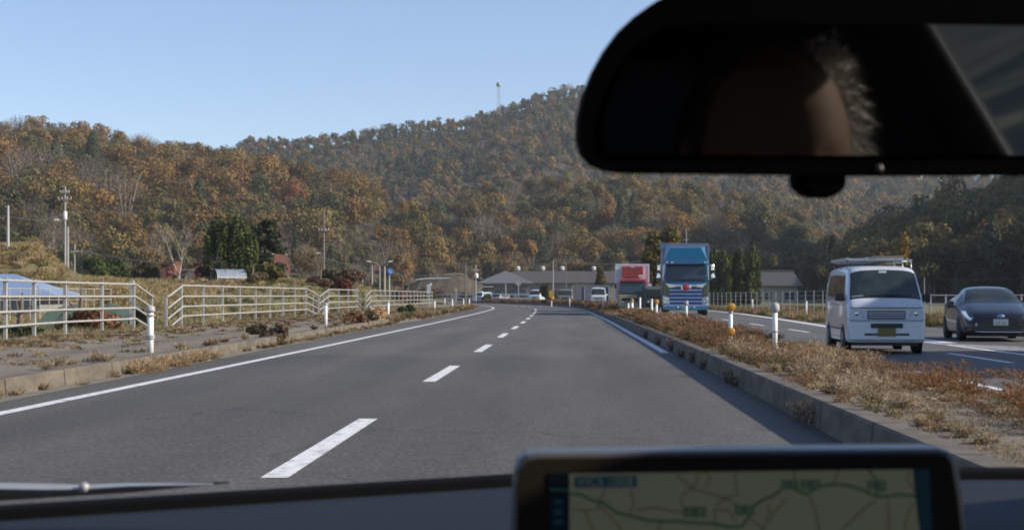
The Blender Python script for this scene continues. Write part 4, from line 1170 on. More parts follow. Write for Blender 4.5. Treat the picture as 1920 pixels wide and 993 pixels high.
# tiled house on the right
Yo = 200
x0, x1 = X(1424, Yo), X(1503, Yo)
ze, zr = CAMH + (HY - 535) / F * Yo, CAMH + (HY - 509) / F * (Yo + 3)
t = empty('tiled_house', (0, 0, 0), 0, 'single storey cream house with dark tiled roof behind the grid fence', 'house')
MB().bb(x0 + .35, x1 - .55, Yo, Yo + 6, -.2, ze - .03).build('wall', WALLC, t)
b = MB(); b.add([(x0 - .3, Yo - .6, ze), (x1 + .1, Yo - .6, ze), (x1 - .55, Yo + 3, zr), (x0 + .1, Yo + 3, zr), (x1 + .1, Yo + 6.6, ze), (x0 - .3, Yo + 6.6, ze)], [(0, 1, 2, 3), (3, 2, 4, 5), (0, 3, 5), (1, 4, 2), (0, 5, 4, 1)])
rf = b.build('roof', ribbed('roof_tiles', (.075, .075, .08), 2.2), t)
MB().tube([(x0 + .1, Yo + 3, zr + .06), (x1 - .55, Yo + 3, zr + .06)], .13, 6).build('ridge', DROOF, rf)
MB().bb(x0 - .3, x1 + .1, Yo - .68, Yo - .61, ze - .14, ze + .02).build('gutter', DROOF, rf)
for px, w in ((1440, .9), (1480, 1.3)):
    win(None, X(px, Yo), Yo - .01, 1.05, w, .95, t)
t = empty('roof_antenna', (x0 + .3, Yo + 4.5, zr - 1.5), 0, 'thin television antenna left of the tiled roof', 'antenna')
MB().tube([(0, 0, 0), (0, 0, 2.7)], .03, 5).build('shaft', GALV, t)
MB().box((0, 0, 2.4), (.7, .04, .04)).build('crossarm', GALV, t); MB().box((0, 0, 2.0), (.5, .04, .04)).build('crossarm', GALV, t)
# small white house on the hillside
c = at(1586, 470, 330)
t = empty('hillside_house', (c.x, 330, c.z - 3), 0, 'small white house high among the trees in the far valley', 'house')
MB().bb(-1.1, 1.1, 0, 3, -4, 3.0).build('wall', M('white_wall', (.75, .75, .74), .8), t)
MB().poly([(-1.4, -.4, 3.0), (1.5, -.4, 3.0), (1.5, -.4, 3.18), (-1.4, -.4, 3.5)], (0, 3.8, 0)).build('roof', M('pale_roof', (.6, .6, .6), .7), t)
for x in (-.45, .45):
    win(None, x, -.01, 2.2, .5, .6, t)
# red sheds and the barn
RUST = ribbed('red_sheet', (.18, .062, .036), 7)
for px0, px1, top, bot, Y, lab in ((302, 327, 492, 516, 124, 'rusty red corrugated shed left of the leafless tree'), (362, 378, 493, 513, 122, 'narrow dull red shed right of the leafless tree')):
    x0, x1 = X(px0, Y), X(px1, Y); z0, z1 = CAMH + (HY - bot) / F * Y - .6, CAMH + (HY - top) / F * Y
    t = empty('red_shed', (x0, Y, z0), 0, lab, 'shed')
    w = x1 - x0; h = z1 - z0
    MB().bb(0, w, 0, 2.4, 0, h).build('wall', RUST, t)
    MB().poly([(-.12, -.15, h), (w + .12, -.15, h), (w + .12, -.15, h + .08), (-.12, -.15, h + .08)], (0, 2.7, 0)).build('roof', M('shed_roof', (.22, .09, .06), .8, var=.3, scale=4), t)
    MB().bb(w*.55, w*.92, -.03, -.005, 0, h*.75).build('door', M('shed_door', (.24, .05, .03), .8), t)
x0, x1, Y = X(328, 126), X(363, 126), 126
t = empty('grey_hut', (x0, Y, 1.6), 0, 'low grey hut between the two red sheds', 'hut')
MB().bb(0, x1 - x0, 0, 2, 0, 1.7).build('wall', M('hut_wall', (.23, .22, .23), .85, var=.2, scale=2), t)
MB().bb(-.1, x1 - x0 + .1, -.2, 2.2, 1.705, 1.85).build('roof', M('hut_roof', (.27, .22, .17), .9), t)
win(None, .7, -.005, 1.1, .5, .5, t)
Y = 120
t = empty('red_roof_barn', (X(532, Y), Y, 0), .35, 'barn with bright rusty red sheet roof behind the dark conifer', 'barn')
z0, z1 = CAMH + (HY - 507) / F * Y, CAMH + (HY - 477) / F * Y
MB().bb(-.6, .6, .4, 4, 1.5, z0).build('wall', M('barn_wall', (.16, .12, .09), .9, var=.2, scale=3), t)
MB().poly([(-.62, 0, z0 - .05), (.62, 0, z0 - .05), (.5, 1.2, z1), (-.75, 1.2, z1)], (0, .05, .04)).build('roof', RUST, t)
MB().poly([(-.75, 1.25, z1), (.5, 1.25, z1), (.62, 2.6, z0 - .05), (-.62, 2.6, z0 - .05)], (0, .05, .04)).build('roof', RUST, t)
MB().tube([(-.8, 1.24, z1 + .05), (.55, 1.24, z1 + .05)], .06, 6).build('ridge', M('ridge_pale', (.45, .32, .26), .7), t)
win(None, 0, .37, z0 - .7, .5, .4, t)
# round topped greenhouse
Y = 92; x0, x1 = X(408, Y), X(462, Y); zb = float(gz(x0, Y)); zt = CAMH + (HY - 504) / F * Y
t = empty('greenhouse', (x0, Y, zb), .5, 'round topped greenhouse with torn plastic cover under the dark evergreen', 'greenhouse')
L, wd, h = 1.9, 1.5, zt - zb
PLAST = M('old_plastic', (.21, .24, .27), .35, var=.25, scale=5)
b = MB(); N = 10
arc = lambda k, z0=0: (wd*.5*math.cos(math.pi*k/N)*1.0, z0 + (h - .55) + .55 * math.sin(math.pi*k/N))
b.grid([[(i*L/6, arc(k)[0] + wd/2, arc(k)[1]) for k in range(N + 1)] for i in range(7)])
b.build('cover', PLAST, t, fix=False)
for i in range(4):
    MB().tube([(i*L/3, wd*1.0 + .0, 0)] + [(i*L/3, arc(k)[0]*1.0 + wd/2, arc(k)[1] + .015) for k in range(N + 1)] + [(i*L/3, 0, 0)], .02, 5).build('hoop', GALV, t)
MB().tube([(0, 0, h - .55), (L, 0, h - .55)], .02, 5).build('side_rail', WHITE, t)
# blue roofed shed, green netting bed and soil bed beyond the first fence
Y = 64
t = empty('blue_roof_shed', (0, 0, 0), 0, 'low shed with large pale blue roof at the left edge', 'shed')
zr, ze = CAMH + (HY - 512) / F * Y, CAMH + (HY - 553) / F * Y
xr, xe = X(-6, Y), X(104, Y)
BLUE = M('blue_roof', (.20, .28, .41), .55, var=.08, scale=1.0)
b = MB(); b.add([(xr - 6, Y, ze), (xe, Y, ze), (xr, Y + 2.2, zr), (xr - 6, Y + 2.2, zr), (xe, Y + 4.4, ze), (xr - 6, Y + 4.4, ze)], [(0, 1, 2, 3), (1, 4, 2), (3, 2, 4, 5), (0, 3, 5), (0, 5, 4, 1)]); b.build('roof', BLUE, t)
MB().bb(xr - 5.7, xe - .8, Y + .3, Y + 4.1, float(gz(xr, Y)) - .3, ze - .01).build('wall', M('shed_wall', (.22, .22, .21), .9, var=.2, scale=2), t)
win(None, xr - 1.2, Y + .28, ze - .5, .8, .4, t)
for x0_, x1_, Yb, z0, z1, col, lab, nm in ((X(70, 47), X(235, 47), 47, .3, .92, (.048, .088, .066), 'green netting cover over a raised bed in the field', 'netting_bed'),):
    t = empty(nm, (x0_, Yb, float(gz(x0_, Yb))), 0, lab, 'plant bed')
    gx = np.linspace(0, x1_ - x0_, 22); rows = []
    for yy_, zz_ in ((0, .02), (.35, .35), (.9, .62), (1.5, .78), (2.3, .74), (2.8, .4), (3.0, 0)):
        rows.append([(x, yy_, zz_ * (1 + .12*math.sin(x*5 + yy_*3) + .09*math.sin(x*11.3 + yy_*7))) for x in gx])
    MB().grid(rows).build('netting', M('green_net', col, .9, rgb2=(.075, .10, .075), scale=5), t, fix=False)
    MB().bb(-.02, x1_ - x0_ + .02, -.06, -.01, -.05, .14).build('edging', M('bed_edge', (.2, .15, .1), .9), t)
P = lobes((0, 0, .38), (1.15, .5, .34), 9, 1500, .07, (.16, .072, .036), 91)
plant('crop_row', 'row of rust brown withered crops in front of the green netting', 'plant', (X(148, 44), 44, -.05), P, 91)
plant('crop_row', 'low dark green leafy plants behind the nearest fence section', 'plant', (X(35, 36), 36, -.05), lobes((0, 0, .28), (.75, .5, .26), 7, 900, .07, (.045, .065, .028), 92), 92)
# unseen building added to cast the shade on the oncoming lane (out of the picture)
t = empty('shade_building', (19.2, 22.0, 0), 0, 'plain pale unseen building added to shade the oncoming road', 'building')
MB().bb(0, 9, -4.6, 4.6, -.1, 7.3).build('wall', WALLC, t)
MB().bb(-.2, 9.2, -4.8, 4.8, 7.305, 7.55).build('roof', DROOF, t)
for y in (-3, 0, 3):
    o = MB().bb(-.03, -.004, y - .8, y + .8, 1.0, 2.4).build('window', GALV, t)
    MB().bb(-.04, -.032, y - .72, y + .72, 1.08, 2.32).build('pane', DARKW, o)
# ------------------------------------------------------------------ vehicles (each faces -y, origin on the road under its front)
def paint(name, c, rough=.28, metal=0.0, coat=.7, var=.06):
    return M(name, c, rough, metal, var=var, scale=1.5, coat=coat)
GLASS = M('car_glass', (.014, .022, .020), .05, spec=.7, rgb2=(.04, .052, .046), scale=2.6, detail=2)  # lighter mottle: sunlit dashboard reflection put into the glass colour
BLACK = M('black_plastic', (.018, .018, .019), .5)
RUBBER = M('tyre_rubber', (.014, .014, .015), .85, var=.2, scale=15)
CHROME = M('chrome', (.72, .73, .75), .12, 1.0)
SILVER = M('rim_silver', (.42, .43, .45), .35, .8)
LAMP = M('lamp_lens', (.55, .57, .60), .12, .3, coat=1)
INDIC = M('indicator', (.55, .20, .02), .25, coat=.6)

class Loft:
    """stations: (y, roof z, bottom z, roof half width, shoulder drop, belt half width, belt z, lower half width, lower z, sill half width)"""
    def __init__(s, st):
        s.y = [q[0] for q in st]
        s.P = np.array([[(0, q[1]), (q[3]*.6, q[1] - q[4]*.12), (q[3]*.92, q[1] - q[4]*.5), (q[3], q[1] - q[4]), (q[5], q[6]), (q[7], q[8]), (q[9], q[2] + .02), (q[9]*.9, q[2]), (0, q[2])] for q in st])
        s.k = np.array([0, .16, .25, .31, .52, .72, .88, .93, 1.0])
    def at(s, u, v):      # u = y, v in -1..1 across, 0 on the roof line
        sec = pchip(s.y, s.P.reshape(len(s.y), -1), u).reshape(-1, 2)
        p = pchip(s.k, sec, abs(v))
        return np.array([math.copysign(p[0], v) if v else 0.0, u, p[1]])
    def grid(s, u, v, off=0.0):
        G = np.array([[s.at(a, b) for b in v] for a in u])
        if off:
            du = np.gradient(G, axis=0); dv = np.gradient(G, axis=1)
            n = unit(np.cross(dv, du))
            c = G.mean((0, 1)); 
            ctr = np.array([0, c[1], s.P[:, 4, 1].mean() * .9])
            sg = np.sign(((G - ctr) * n).sum(-1).mean())
            G = G + n * sg * off
        return G
    def body(s, name, mat, parent):
        u = np.unique(np.concatenate([np.linspace(a, b, 5) for a, b in zip(s.y[:-1], s.y[1:])]))
        v = np.concatenate([np.linspace(-1, 1, 61)])
        G = s.grid(u, v)
        b = MB().grid(G)
        b.add(G[0].tolist(), [tuple(range(len(v)))]); b.add(G[-1].tolist(), [tuple(reversed(range(len(v))))])
        return b.build(name, mat, parent)
    def patch(s, name, u0, u1, v0, v1, mat, parent, off=.006, n=12, quad=None):
        """panel lying on the body; quad: ((u,v) x4 corners) for slanted outlines"""
        a = np.linspace(0, 1, n); G = np.zeros((n, n, 3))
        if quad is None: quad = ((u0, v0), (u0, v1), (u1, v1), (u1, v0))
        uu = lambda i, j: (1-i)*((1-j)*quad[0][0] + j*quad[1][0]) + i*((1-j)*quad[3][0] + j*quad[2][0])
        vv = lambda i, j: (1-i)*((1-j)*quad[0][1] + j*quad[1][1]) + i*((1-j)*quad[3][1] + j*quad[2][1])
        G = np.array([[s.at(uu(i, j), vv(i, j)) for j in a] for i in a])
        du = np.gradient(G, axis=0); dv = np.gradient(G, axis=1); nn = unit(np.cross(dv, du))
        ctr = np.array([0, G[..., 1].mean() + .25, .7])
        sg = np.sign(((G - ctr) * nn).sum(-1).mean())
        G2 = G + nn * sg * off
        b = MB().grid(G2); 
        # rim down to the body so the panel has thickness
        ring = [(0, j) for j in range(n)] + [(i, n-1) for i in range(1, n)] + [(n-1, j) for j in range(n-2, -1, -1)] + [(i, 0) for i in range(n-2, 0, -1)]
        A = [G2[i, j] for i, j in ring]; B = [(G - nn*sg*.004)[i, j] for i, j in ring]
        b.strip(A + [A[0]], B + [B[0]])
        return b.build(name, mat, parent, fix=False)

def wheel(parent, x, y, r, w, rim=SILVER, spokes=5):
    o = MB().lathe([(r*.62, -w/2), (r*.93, -w/2), (r, -w*.3), (r, w*.3), (r*.93, w/2), (r*.62, w/2)], (0, 0, 0), 20, 'x').build('wheel', RUBBER, parent)
    o.location = (x, y, r)
    s = math.copysign(1, x)
    b = MB().lathe([(r*.2, w*.30*s), (r*.63, w*.42*s), (r*.66, w*.5*s)], (0, 0, 0), 18, 'x')
    b.lathe([(r*.12, w*.46*s), (r*.14, w*.40*s)], (0, 0, 0), 10, 'x')
    for k in range(spokes):
        a = 2*math.pi*k/spokes
        b.box((s*w*.42, math.cos(a)*r*.38, math.sin(a)*r*.38), (.015, r*.42, r*.13), Matrix.Rotation(a, 3, 'X'))
    b.build('rim', rim, o)
    return o

def mirror(parent, x, y, z, mat, s=1.0):
    sg = math.copysign(1, x)
    o = MB().hexa([(x, y-.06*s, z-.07*s), (x+sg*.16*s, y-.02*s, z-.07*s), (x+sg*.16*s, y+.05*s, z-.07*s), (x, y+.05*s, z-.07*s), (x, y-.05*s, z+.08*s), (x+sg*.15*s, y-.02*s, z+.08*s), (x+sg*.15*s, y+.05*s, z+.08*s), (x, y+.05*s, z+.08*s)]).build('wing_mirror', mat, parent, bevel=.02)
    MB().box((x + sg*.08*s, y + .056*s, z), (.13*s, .006, .12*s)).build('mirror_glass', CHROME, o)
    MB().tube([(x - sg*.08, y + .02, z - .04), (x + sg*.02, y + .01, z - .03)], .02, 6).build('arm', BLACK, o)

def kei_van(name, label, loc, rz, mat, group=None, plate=(.17, .13, .03), H=1.74, simple=False, W=.735, L=3.3):
    t = empty(name, loc, rz, label, 'van', group)
    k = H / 1.74; b_ = .98*k
    st = [(0.0, .92*k, .24, W-.07, .06, W-.03, .72*k, W-.02, .45, W-.04), (.02, .97*k, .22, W-.06, .06, W-.012, .74*k, W-.003, .45, W-.02),
          (.07, 1.04*k, .22, W-.055, .06, W-.003, .78*k, W, .45, W-.015), (.13, 1.09*k, .22, W-.05, .06, W, .82*k, W, .45, W-.012),
          (.40, 1.52*k, .22, W-.085, .11, W, b_, W, .45, W-.01), (.50, 1.63*k, .22, W-.09, .12, W, b_, W, .45, W-.01), (.72, 1.705*k, .22, W-.09, .12, W, b_, W, .45, W-.01),
          (2.0, 1.74*k, .22, W-.085, .12, W, b_, W, .45, W-.01), (L-.12, 1.72*k, .22, W-.09, .13, W-.005, b_, W-.005, .45, W-.02), (L, 1.58*k, .3, W-.14, .16, W-.04, b_, W-.03, .5, W-.06)]
    B = Loft(st)
    B.body('body', mat, t)
    ws = B.patch('windscreen', .25, .66, -.30, .30, GLASS, t, quad=((.135, -.275), (.135, .275), (.475, .262), (.475, -.262)))
    B.patch('seal', 0, 0, 0, 0, BLACK, ws, off=.0035, quad=((.118, -.285), (.118, .285), (.49, .272), (.49, -.272)))
    for s in (-1, 1):
        B.patch('side_window', 0, 0, 0, 0, GLASS, t, quad=((.42, s*.50), (1.35, s*.50), (1.35, s*.35), (.70, s*.35)))
        B.patch('side_window', 0, 0, 0, 0, GLASS, t, quad=((1.42, s*.50), (L-.4, s*.50), (L-.5, s*.35), (1.42, s*.35)))
        B.patch('door_trim', .45, 3.0, s*.70, s*.715, BLACK, t, off=.004)
        # headlights: swept boxes on the front corners
        hl = MB().hexa([(s*.40, -.012, .69*k), (s*(W-.06), .045, .70*k), (s*(W-.06), .2, .70*k), (s*.40, .1, .69*k), (s*.44, -.012, .84*k), (s*(W-.05), .03, .89*k), (s*(W-.05), .2, .89*k), (s*.44, .1, .84*k)]).build('headlight', M('headlight_clear', (.50, .54, .58), .15, coat=1), t, bevel=.012)
        MB().ball((s*.56, -.0, .775*k), (.045, .016, .045), 10, 6).build('bulb_reflector', CHROME, hl)
        mirror(t, s*(W+.02), .40, 1.08*k, BLACK if not simple else mat)
        for yy_ in (.62, L-.62):
            wheel(t, s*(W-.062), yy_, .265, .15, SILVER)
            MB().lathe([(.30, -.004), (.32, .008)], (s*(W-.001), yy_, .27), 20, 'x').build('wheel_arch', BLACK, t)
    gr = MB().bb(-.36, .36, -.016, .02, .67*k, .83*k).build('grille', BLACK, t, bevel=.01)
    for z in (.71, .755, .795):
        MB().bb(-.345, .345, -.026, -.014, z*k - .008, z*k + .008).build('bar', mat, gr)
    MB().hexa([(-W+.05, -.055, .26), (W-.05, -.055, .26), (W+.004, .10, .26), (-W-.004, .10, .26), (-W+.04, -.04, .64*k), (W-.04, -.04, .64*k), (W+.006, .10, .64*k), (-W-.006, .10, .64*k)]).build('bumper', mat, t, bevel=.03)
    MB().bb(-.30, .30, -.062, -.04, .50*k, .59*k).build('lower_grille', BLACK, t)
    MB().bb(-.42, .42, -.061, -.04, .36, .40).build('air_slot', BLACK, t)
    pl = MB().bb(-.165, .165, -.072, -.062, .34, .50).build('number_plate', M('plate_%d' % int(plate[0]*100), plate, .5), t)
    MB().tube([(-.3, .135, 1.125*k), (.28, .15, 1.14*k)], .008, 5).build('wiper', BLACK, t)
    MB().bb(-W+.12, W-.12, .1, L-.1, .16, .26).build('underbody', BLACK, t)
    MB().tube([(-W+.05, -.006, .89*k), (-.4, -.012, .885*k), (.4, -.012, .885*k), (W-.05, -.006, .89*k)], .007, 5).build('bonnet_seam', BLACK, t)
    MB().tube([(-W+.03, -.056, .645*k), (W-.03, -.056, .645*k)], .006, 5).build('bumper_seam', BLACK, t)
    return t, B

# near white van
VW = paint('van_white', (.55, .585, .625), .3)
v1, B1 = kei_van('kei_van', 'small white van with roof rack in the oncoming lane, nearest vehicle', (X(1662, 27.6), 27.6, 0), -.085, VW)
rk = MB()
for y in (.85, 1.75, 2.65):
    rk.tube([(-.62, y, 1.66), (-.62, y, 1.79), (.62, y, 1.79), (.62, y, 1.66)], .018, 6)
for x in (-.62, .62):
    rk.tube([(x, .75, 1.82), (x, 2.8, 1.82)], .016, 6)
rk.tube([(-.62, .75, 1.82), (.62, .75, 1.82)], .016, 6)
rk.build('roof_rack', M('rack_steel', (.40, .41, .42), .4, .6), v1)
MB().tube([(.0, .12, 1.115), (.5, .15, 1.13)], .01, 5).build('wiper', BLACK, v1)
B1.patch('sticker', 0, 0, 0, 0, M('sticker', (.30, .42, .36), .5), v1, off=.009, quad=((.43, -.03), (.43, .03), (.465, .03), (.465, -.03)), n=4)
B1.patch('paper', 0, 0, 0, 0, M('paper_grey', (.22, .26, .25), .6), v1, off=.009, quad=((.15, -.25), (.15, -.16), (.165, -.16), (.165, -.25)), n=4)
B1.patch('dash_reflection', 0, 0, 0, 0, M('dash_reflection', (.05, .065, .06), .5), v1, off=.008, quad=((.14, -.05), (.14, .26), (.19, .22), (.175, .0)), n=6)  # reflection of the dashboard, painted as a paler strip on the windscreen
t = empty('ladder', (X(1662, 27.6) - .02, 28.45, 1.812), -.085, 'pale metal ladder lying on the roof rack of the white van', 'ladder')
LM = M('ladder_alu', (.52, .53, .54), .4, .5)
for x in (-.52, -.15):
    MB().bb(x - .025, x + .025, -.05, 2.2, 0, .06).build('rail', LM, t)
for k in range(6):
    MB().tube([(-.52, .1 + k*.38, .03), (-.15, .1 + k*.38, .03)], .015, 6).build('rung', LM, t)
t = empty('board', (X(1662, 27.6), 28.4, 1.812), -.085, 'flat pale board tied on the right of the van roof rack', 'board')
MB().bb(.0, .54, 0, 2.1, .0, .05).build('panel', M('board_grey', (.42, .42, .40), .7, var=.15, scale=3), t)
MB().bb(.0, .54, 0, 2.1, .055, .09).build('panel', M('board_brown', (.34, .27, .2), .7, var=.15, scale=3), t)

# distant vans
WV = paint('van_cream', (.70, .70, .68), .3)
kei_van('kei_van', 'white van with dark windscreen behind the median weeds, left of the red truck', (X(1122, 138), 138, 0), -.03, VW, H=1.93, simple=True, plate=(.4, .4, .38))
kei_van('van', 'far white van coming round the bend in the middle of the picture', (X(1002, 208), 208, 0), -.25, WV, H=2.0, simple=True, W=.85, L=4.2, plate=(.42, .42, .4))
kei_van('minivan', 'dark beige minivan between the two white vans', (X(1059, 164), 164, 0), -.10, paint('beige', (.20, .175, .13), .35), H=1.85, simple=True, W=.88, L=4.4, plate=(.43, .43, .4))
kei_van('taxi', 'far white car with roof lamp beside the thin dark pole', (X(896, 246), 246, 0), -.42, VW, H=1.75, simple=True, W=.84, L=4.0, plate=(.44, .44, .4))
kei_van('estate_car', 'farthest pale grey car half hidden by the median weeds', (X(929, 243), 243, 0), -.4, paint('grey_car', (.45, .45, .44), .35), H=1.5, simple=True, W=.82, L=4.2, plate=(.45, .45, .4))
tx = [o for o in COL.objects if o.name == 'taxi'][0]
MB().bb(-.25, .25, 1.2, 1.45, 1.74, 1.9).build('roof_lamp', WHITE, tx)

# black hatchback
HB_ = paint('black_paint', (.010, .010, .011), .25, 0.0, .45)
t = empty('hatchback', (X(1876, 35), 35, 0), math.radians(-9.5), 'black hatchback car with white number plate at the right edge', 'car')
W = .845; q = .9
st = [(0.0, .60*q, .22, .45, .10, W-.30, .50*q, W-.22, .40*q, W-.28), (.06, .70*q, .18, .56, .10, W-.17, .55*q, W-.11, .40*q, W-.16), (.2, .78*q, .17, .62, .10, W-.08, .62*q, W-.05, .42*q, W-.08),
      (.5, .88*q, .17, .66, .10, W-.03, .72*q, W-.01, .45*q, W-.04), (.95, 1.0*q, .17, .69, .10, W-.01, .80*q, W, .5*q, W-.03), (1.12, 1.04*q, .17, .69, .10, W-.01, .84*q, W, .5*q, W-.03),
      (1.55, 1.27*q, .17, .62, .12, W, .88*q, W, .5*q, W-.03), (1.85, 1.40*q, .17, .57, .12, W, .9*q, W, .5*q, W-.03), (2.3, 1.45*q, .17, .56, .12, W, .92*q, W, .5*q, W-.03),
      (3.1, 1.39*q, .17, .54, .14, W-.01, .95*q, W, .52*q, W-.03), (3.75, 1.15*q, .2, .5, .16, W-.06, .95*q, W-.03, .55*q, W-.06), (3.98, .95*q, .3, .5, .12, W-.14, .8*q, W-.1, .55*q, W-.14)]
B = Loft(st); B.body('body', HB_, t)
t.scale = (1.05, 1, 1.04)
ws = B.patch('windscreen', 0, 0, 0, 0, GLASS, t, quad=((1.1, -.275), (1.1, .275), (1.83, .255), (1.83, -.255)))
for s in (-1, 1):
    B.patch('side_window', 0, 0, 0, 0, GLASS, t, quad=((1.35, s*.50), (2.25, s*.50), (2.25, s*.335), (1.88, s*.335)))
    B.patch('side_window', 0, 0, 0, 0, GLASS, t, quad=((2.32, s*.50), (3.25, s*.49), (3.05, s*.345), (2.32, s*.335)))
    hl = B.patch('headlight', 0, 0, 0, 0, M('headlight_bright', (.72, .74, .78), .1, .2, coat=1), t, off=.012, quad=((.06, s*.41), (.06, s*.54), (.66, s*.44), (.58, s*.345)))
    MB().ball((s*.60, .13, .60*q), (.055, .03, .04), 10, 6).build('bulb_reflector', CHROME, hl)
    MB().hexa([(s*.52, -.02, .36), (s*.68, .06, .36), (s*.68, .12, .36), (s*.52, .1, .36), (s*.52, -.02, .43), (s*.68, .06, .43), (s*.68, .12, .43), (s*.52, .1, .43)]).build('fog_lamp', LAMP, t, bevel=.01)
    mirror(t, s*(W+.03), 1.3, .95*q, HB_, 1.1)
    wheel(t, s*(W-.078), .78, .29, .18); wheel(t, s*(W-.078), 3.3, .29, .18)
    for y in (.78, 3.3):
        MB().lathe([(.33, -.005), (.35, .012)], (s*(W-.006), y, .29), 20, 'x').build('wheel_arch', BLACK, t)
    B.patch('door_handle', 0, 0, 0, 0, CHROME, t, off=.012, quad=((2.0, s*.56), (2.2, s*.56), (2.2, s*.545), (2.0, s*.545)), n=4)
MB().hexa([(-.50, -.035, .26), (.50, -.035, .26), (.56, .12, .26), (-.56, .12, .26), (-.42, -.02, .44), (.42, -.02, .44), (.48, .12, .44), (-.48, .12, .44)]).build('lower_grille', BLACK, t)
MB().tube([(-.60, .03, .24), (-.4, -.04, .23), (.4, -.04, .23), (.60, .03, .24)], .013, 6).build('chrome_strip', CHROME, t)
MB().tube([(-.36, .015, .545), (0, -.012, .55), (.36, .015, .545)], .012, 6).build('bonnet_slot', BLACK, t)
pl = MB().bb(-.165, .165, -.05, -.038, .385, .53).build('number_plate', M('plate_white', (.62, .64, .62), .5), t)
pg = MB()
for i, x in enumerate((-.10, -.04, .04, .10)):
    pg.bb(x - .018, x + .018, -.0515, -.0502, .405, .465)
for i, x in enumerate((-.07, -.02, .05)):
    pg.bb(x - .016, x + .016, -.0515, -.0502, .485, .51)
pg.build('plate_digits', M('plate_ink', (.30, .38, .36), .6), pl)
em = MB().lathe([(.085, -.012), (.09, 0), (.075, .004)], (0, 0, 0), 20, 'y').build('emblem', M('emblem_blue', (.12, .22, .45), .25, .6), t)
em.location = (0, .012, .595); em.scale = (1, 1, .62)
for rx, rz_ in ((.035, .05), (.07, .022)):
    pts = [(rx*math.cos(a), -.016, rz_*math.sin(a)) for a in np.linspace(0, 2*math.pi, 17)]
    MB().tube(pts, .008, 5, cap=False).build('ring', CHROME, em)
MB().bb(-W+.14, W-.14, .15, 3.8, .12, .2).build('underbody', BLACK, t)

# blue truck
TB = paint('truck_blue', (.006, .115, .205), .22, .35, 1.0)
TB2 = paint('truck_body_blue', (.09, .13, .24), .4, .1, .3)
TW = 1.25
t = empty('box_truck', (X(1286, 81), 81, 0), -.095, 'large blue truck with chrome grille and red emblem in the oncoming lane', 'truck')
cab = MB()
def ringsec(y, pts): return [(x, y, z) for x, z in pts]
# cab shell from stacked horizontal outlines: (z, front y, half width front, half width rear)
lev = [(.48, .06, 1.06, 1.2), (.75, .0, 1.10, 1.22), (1.35, .0, 1.12, 1.23), (1.62, .03, 1.12, 1.23), (1.72, .05, 1.12, 1.22), (2.62, .28, 1.05, 1.18), (2.78, .32, 1.04, 1.17)]
rows = []
for z, yf, wf, wr in lev:
    rows.append([(-wr, 1.9, z), (-wr, .55, z), (-wr*.5 - wf*.5, .18 + yf, z), (-wf, yf + .03, z), (-wf*.6, yf, z), (0, yf - .012, z), (wf*.6, yf, z), (wf, yf + .03, z), (wr*.5 + wf*.5, .18 + yf, z), (wr, .55, z), (wr, 1.9, z)])
cab.grid(rows, False)
cab.add(rows[-1], [tuple(range(len(rows[-1])))]); cab.add(rows[0], [tuple(range(len(rows[0])))])
cb = cab.build('cab', TB, t)
ws = MB().grid([[(-1.06, .075, 1.80), (-.6, .055, 1.80), (0, .045, 1.80), (.6, .055, 1.80), (1.06, .075, 1.80)], [(-1.0, .262, 2.60), (-.6, .25, 2.60), (0, .24, 2.60), (.6, .25, 2.60), (1.0, .262, 2.60)]], True)
wso = ws.build('windscreen', M('truck_glass', (.04, .055, .065), .08, spec=.7), t, fix=False)
MB().tube([(-1.08, .06, 1.78), (0, .03, 1.78), (1.08, .06, 1.78)], .025, 6).build('seal', BLACK, wso)
MB().tube([(-.5, .05, 1.86), (.4, .06, 1.84)], .018, 5).build('wiper', BLACK, t); MB().tube([(.05, .05, 1.86), (.9, .07, 1.86)], .018, 5).build('wiper', BLACK, t)
t.scale = (1.07, 1.07, 1.105)
# sun visor and roof deflector
MB().hexa([(-1.12, -.06, 2.62), (1.12, -.06, 2.62), (1.14, .35, 2.66), (-1.14, .35, 2.66), (-1.10, .05, 2.86), (1.10, .05, 2.86), (1.12, .36, 2.86), (-1.12, .36, 2.86)]).build('sun_visor', paint('visor_blue', (.02, .10, .21), .3, .2), t, bevel=.02)
df = MB(); df.add([(-1.10, .18, 2.865), (1.10, .18, 2.865), (1.19, 1.3, 2.865), (-1.19, 1.3, 2.865), (-.80, .62, 3.48), (.80, .62, 3.48), (1.04, 1.3, 3.56), (-1.04, 1.3, 3.56)], [(0, 1, 5, 4), (1, 2, 6, 5), (0, 4, 7, 3), (4, 5, 6, 7), (2, 3, 7, 6), (0, 3, 2, 1)])
df.build('roof_deflector', TB, t)
for s in (-1, 1):
    MB().bb(s*.99 - .03, s*.99 + .03, -.075, -.055, 2.68, 2.74).build('marker_lamp', CHROME, t)
# cargo body
cg = MB().bb(-TW, TW, 1.95, 10.5, .95, 3.72).build('cargo_box', TB2, t, bevel=.02)
MB().bb(-TW - .015, TW + .015, 1.93, 1.948, 3.58, 3.74).build('rim', paint('rim_lilac', (.16, .20, .34), .4), cg)
for s in (-1, 1):
    MB().bb(s*TW - .05, s*TW + .05, 1.925, 1.947, .95, 3.575).build('rim', paint('rim_lilac', (.16, .20, .34), .4), cg)
MB().bb(-1.36, -1.06, 1.75, 1.93, 3.42, 3.80).build('corner_box', TB, cg)
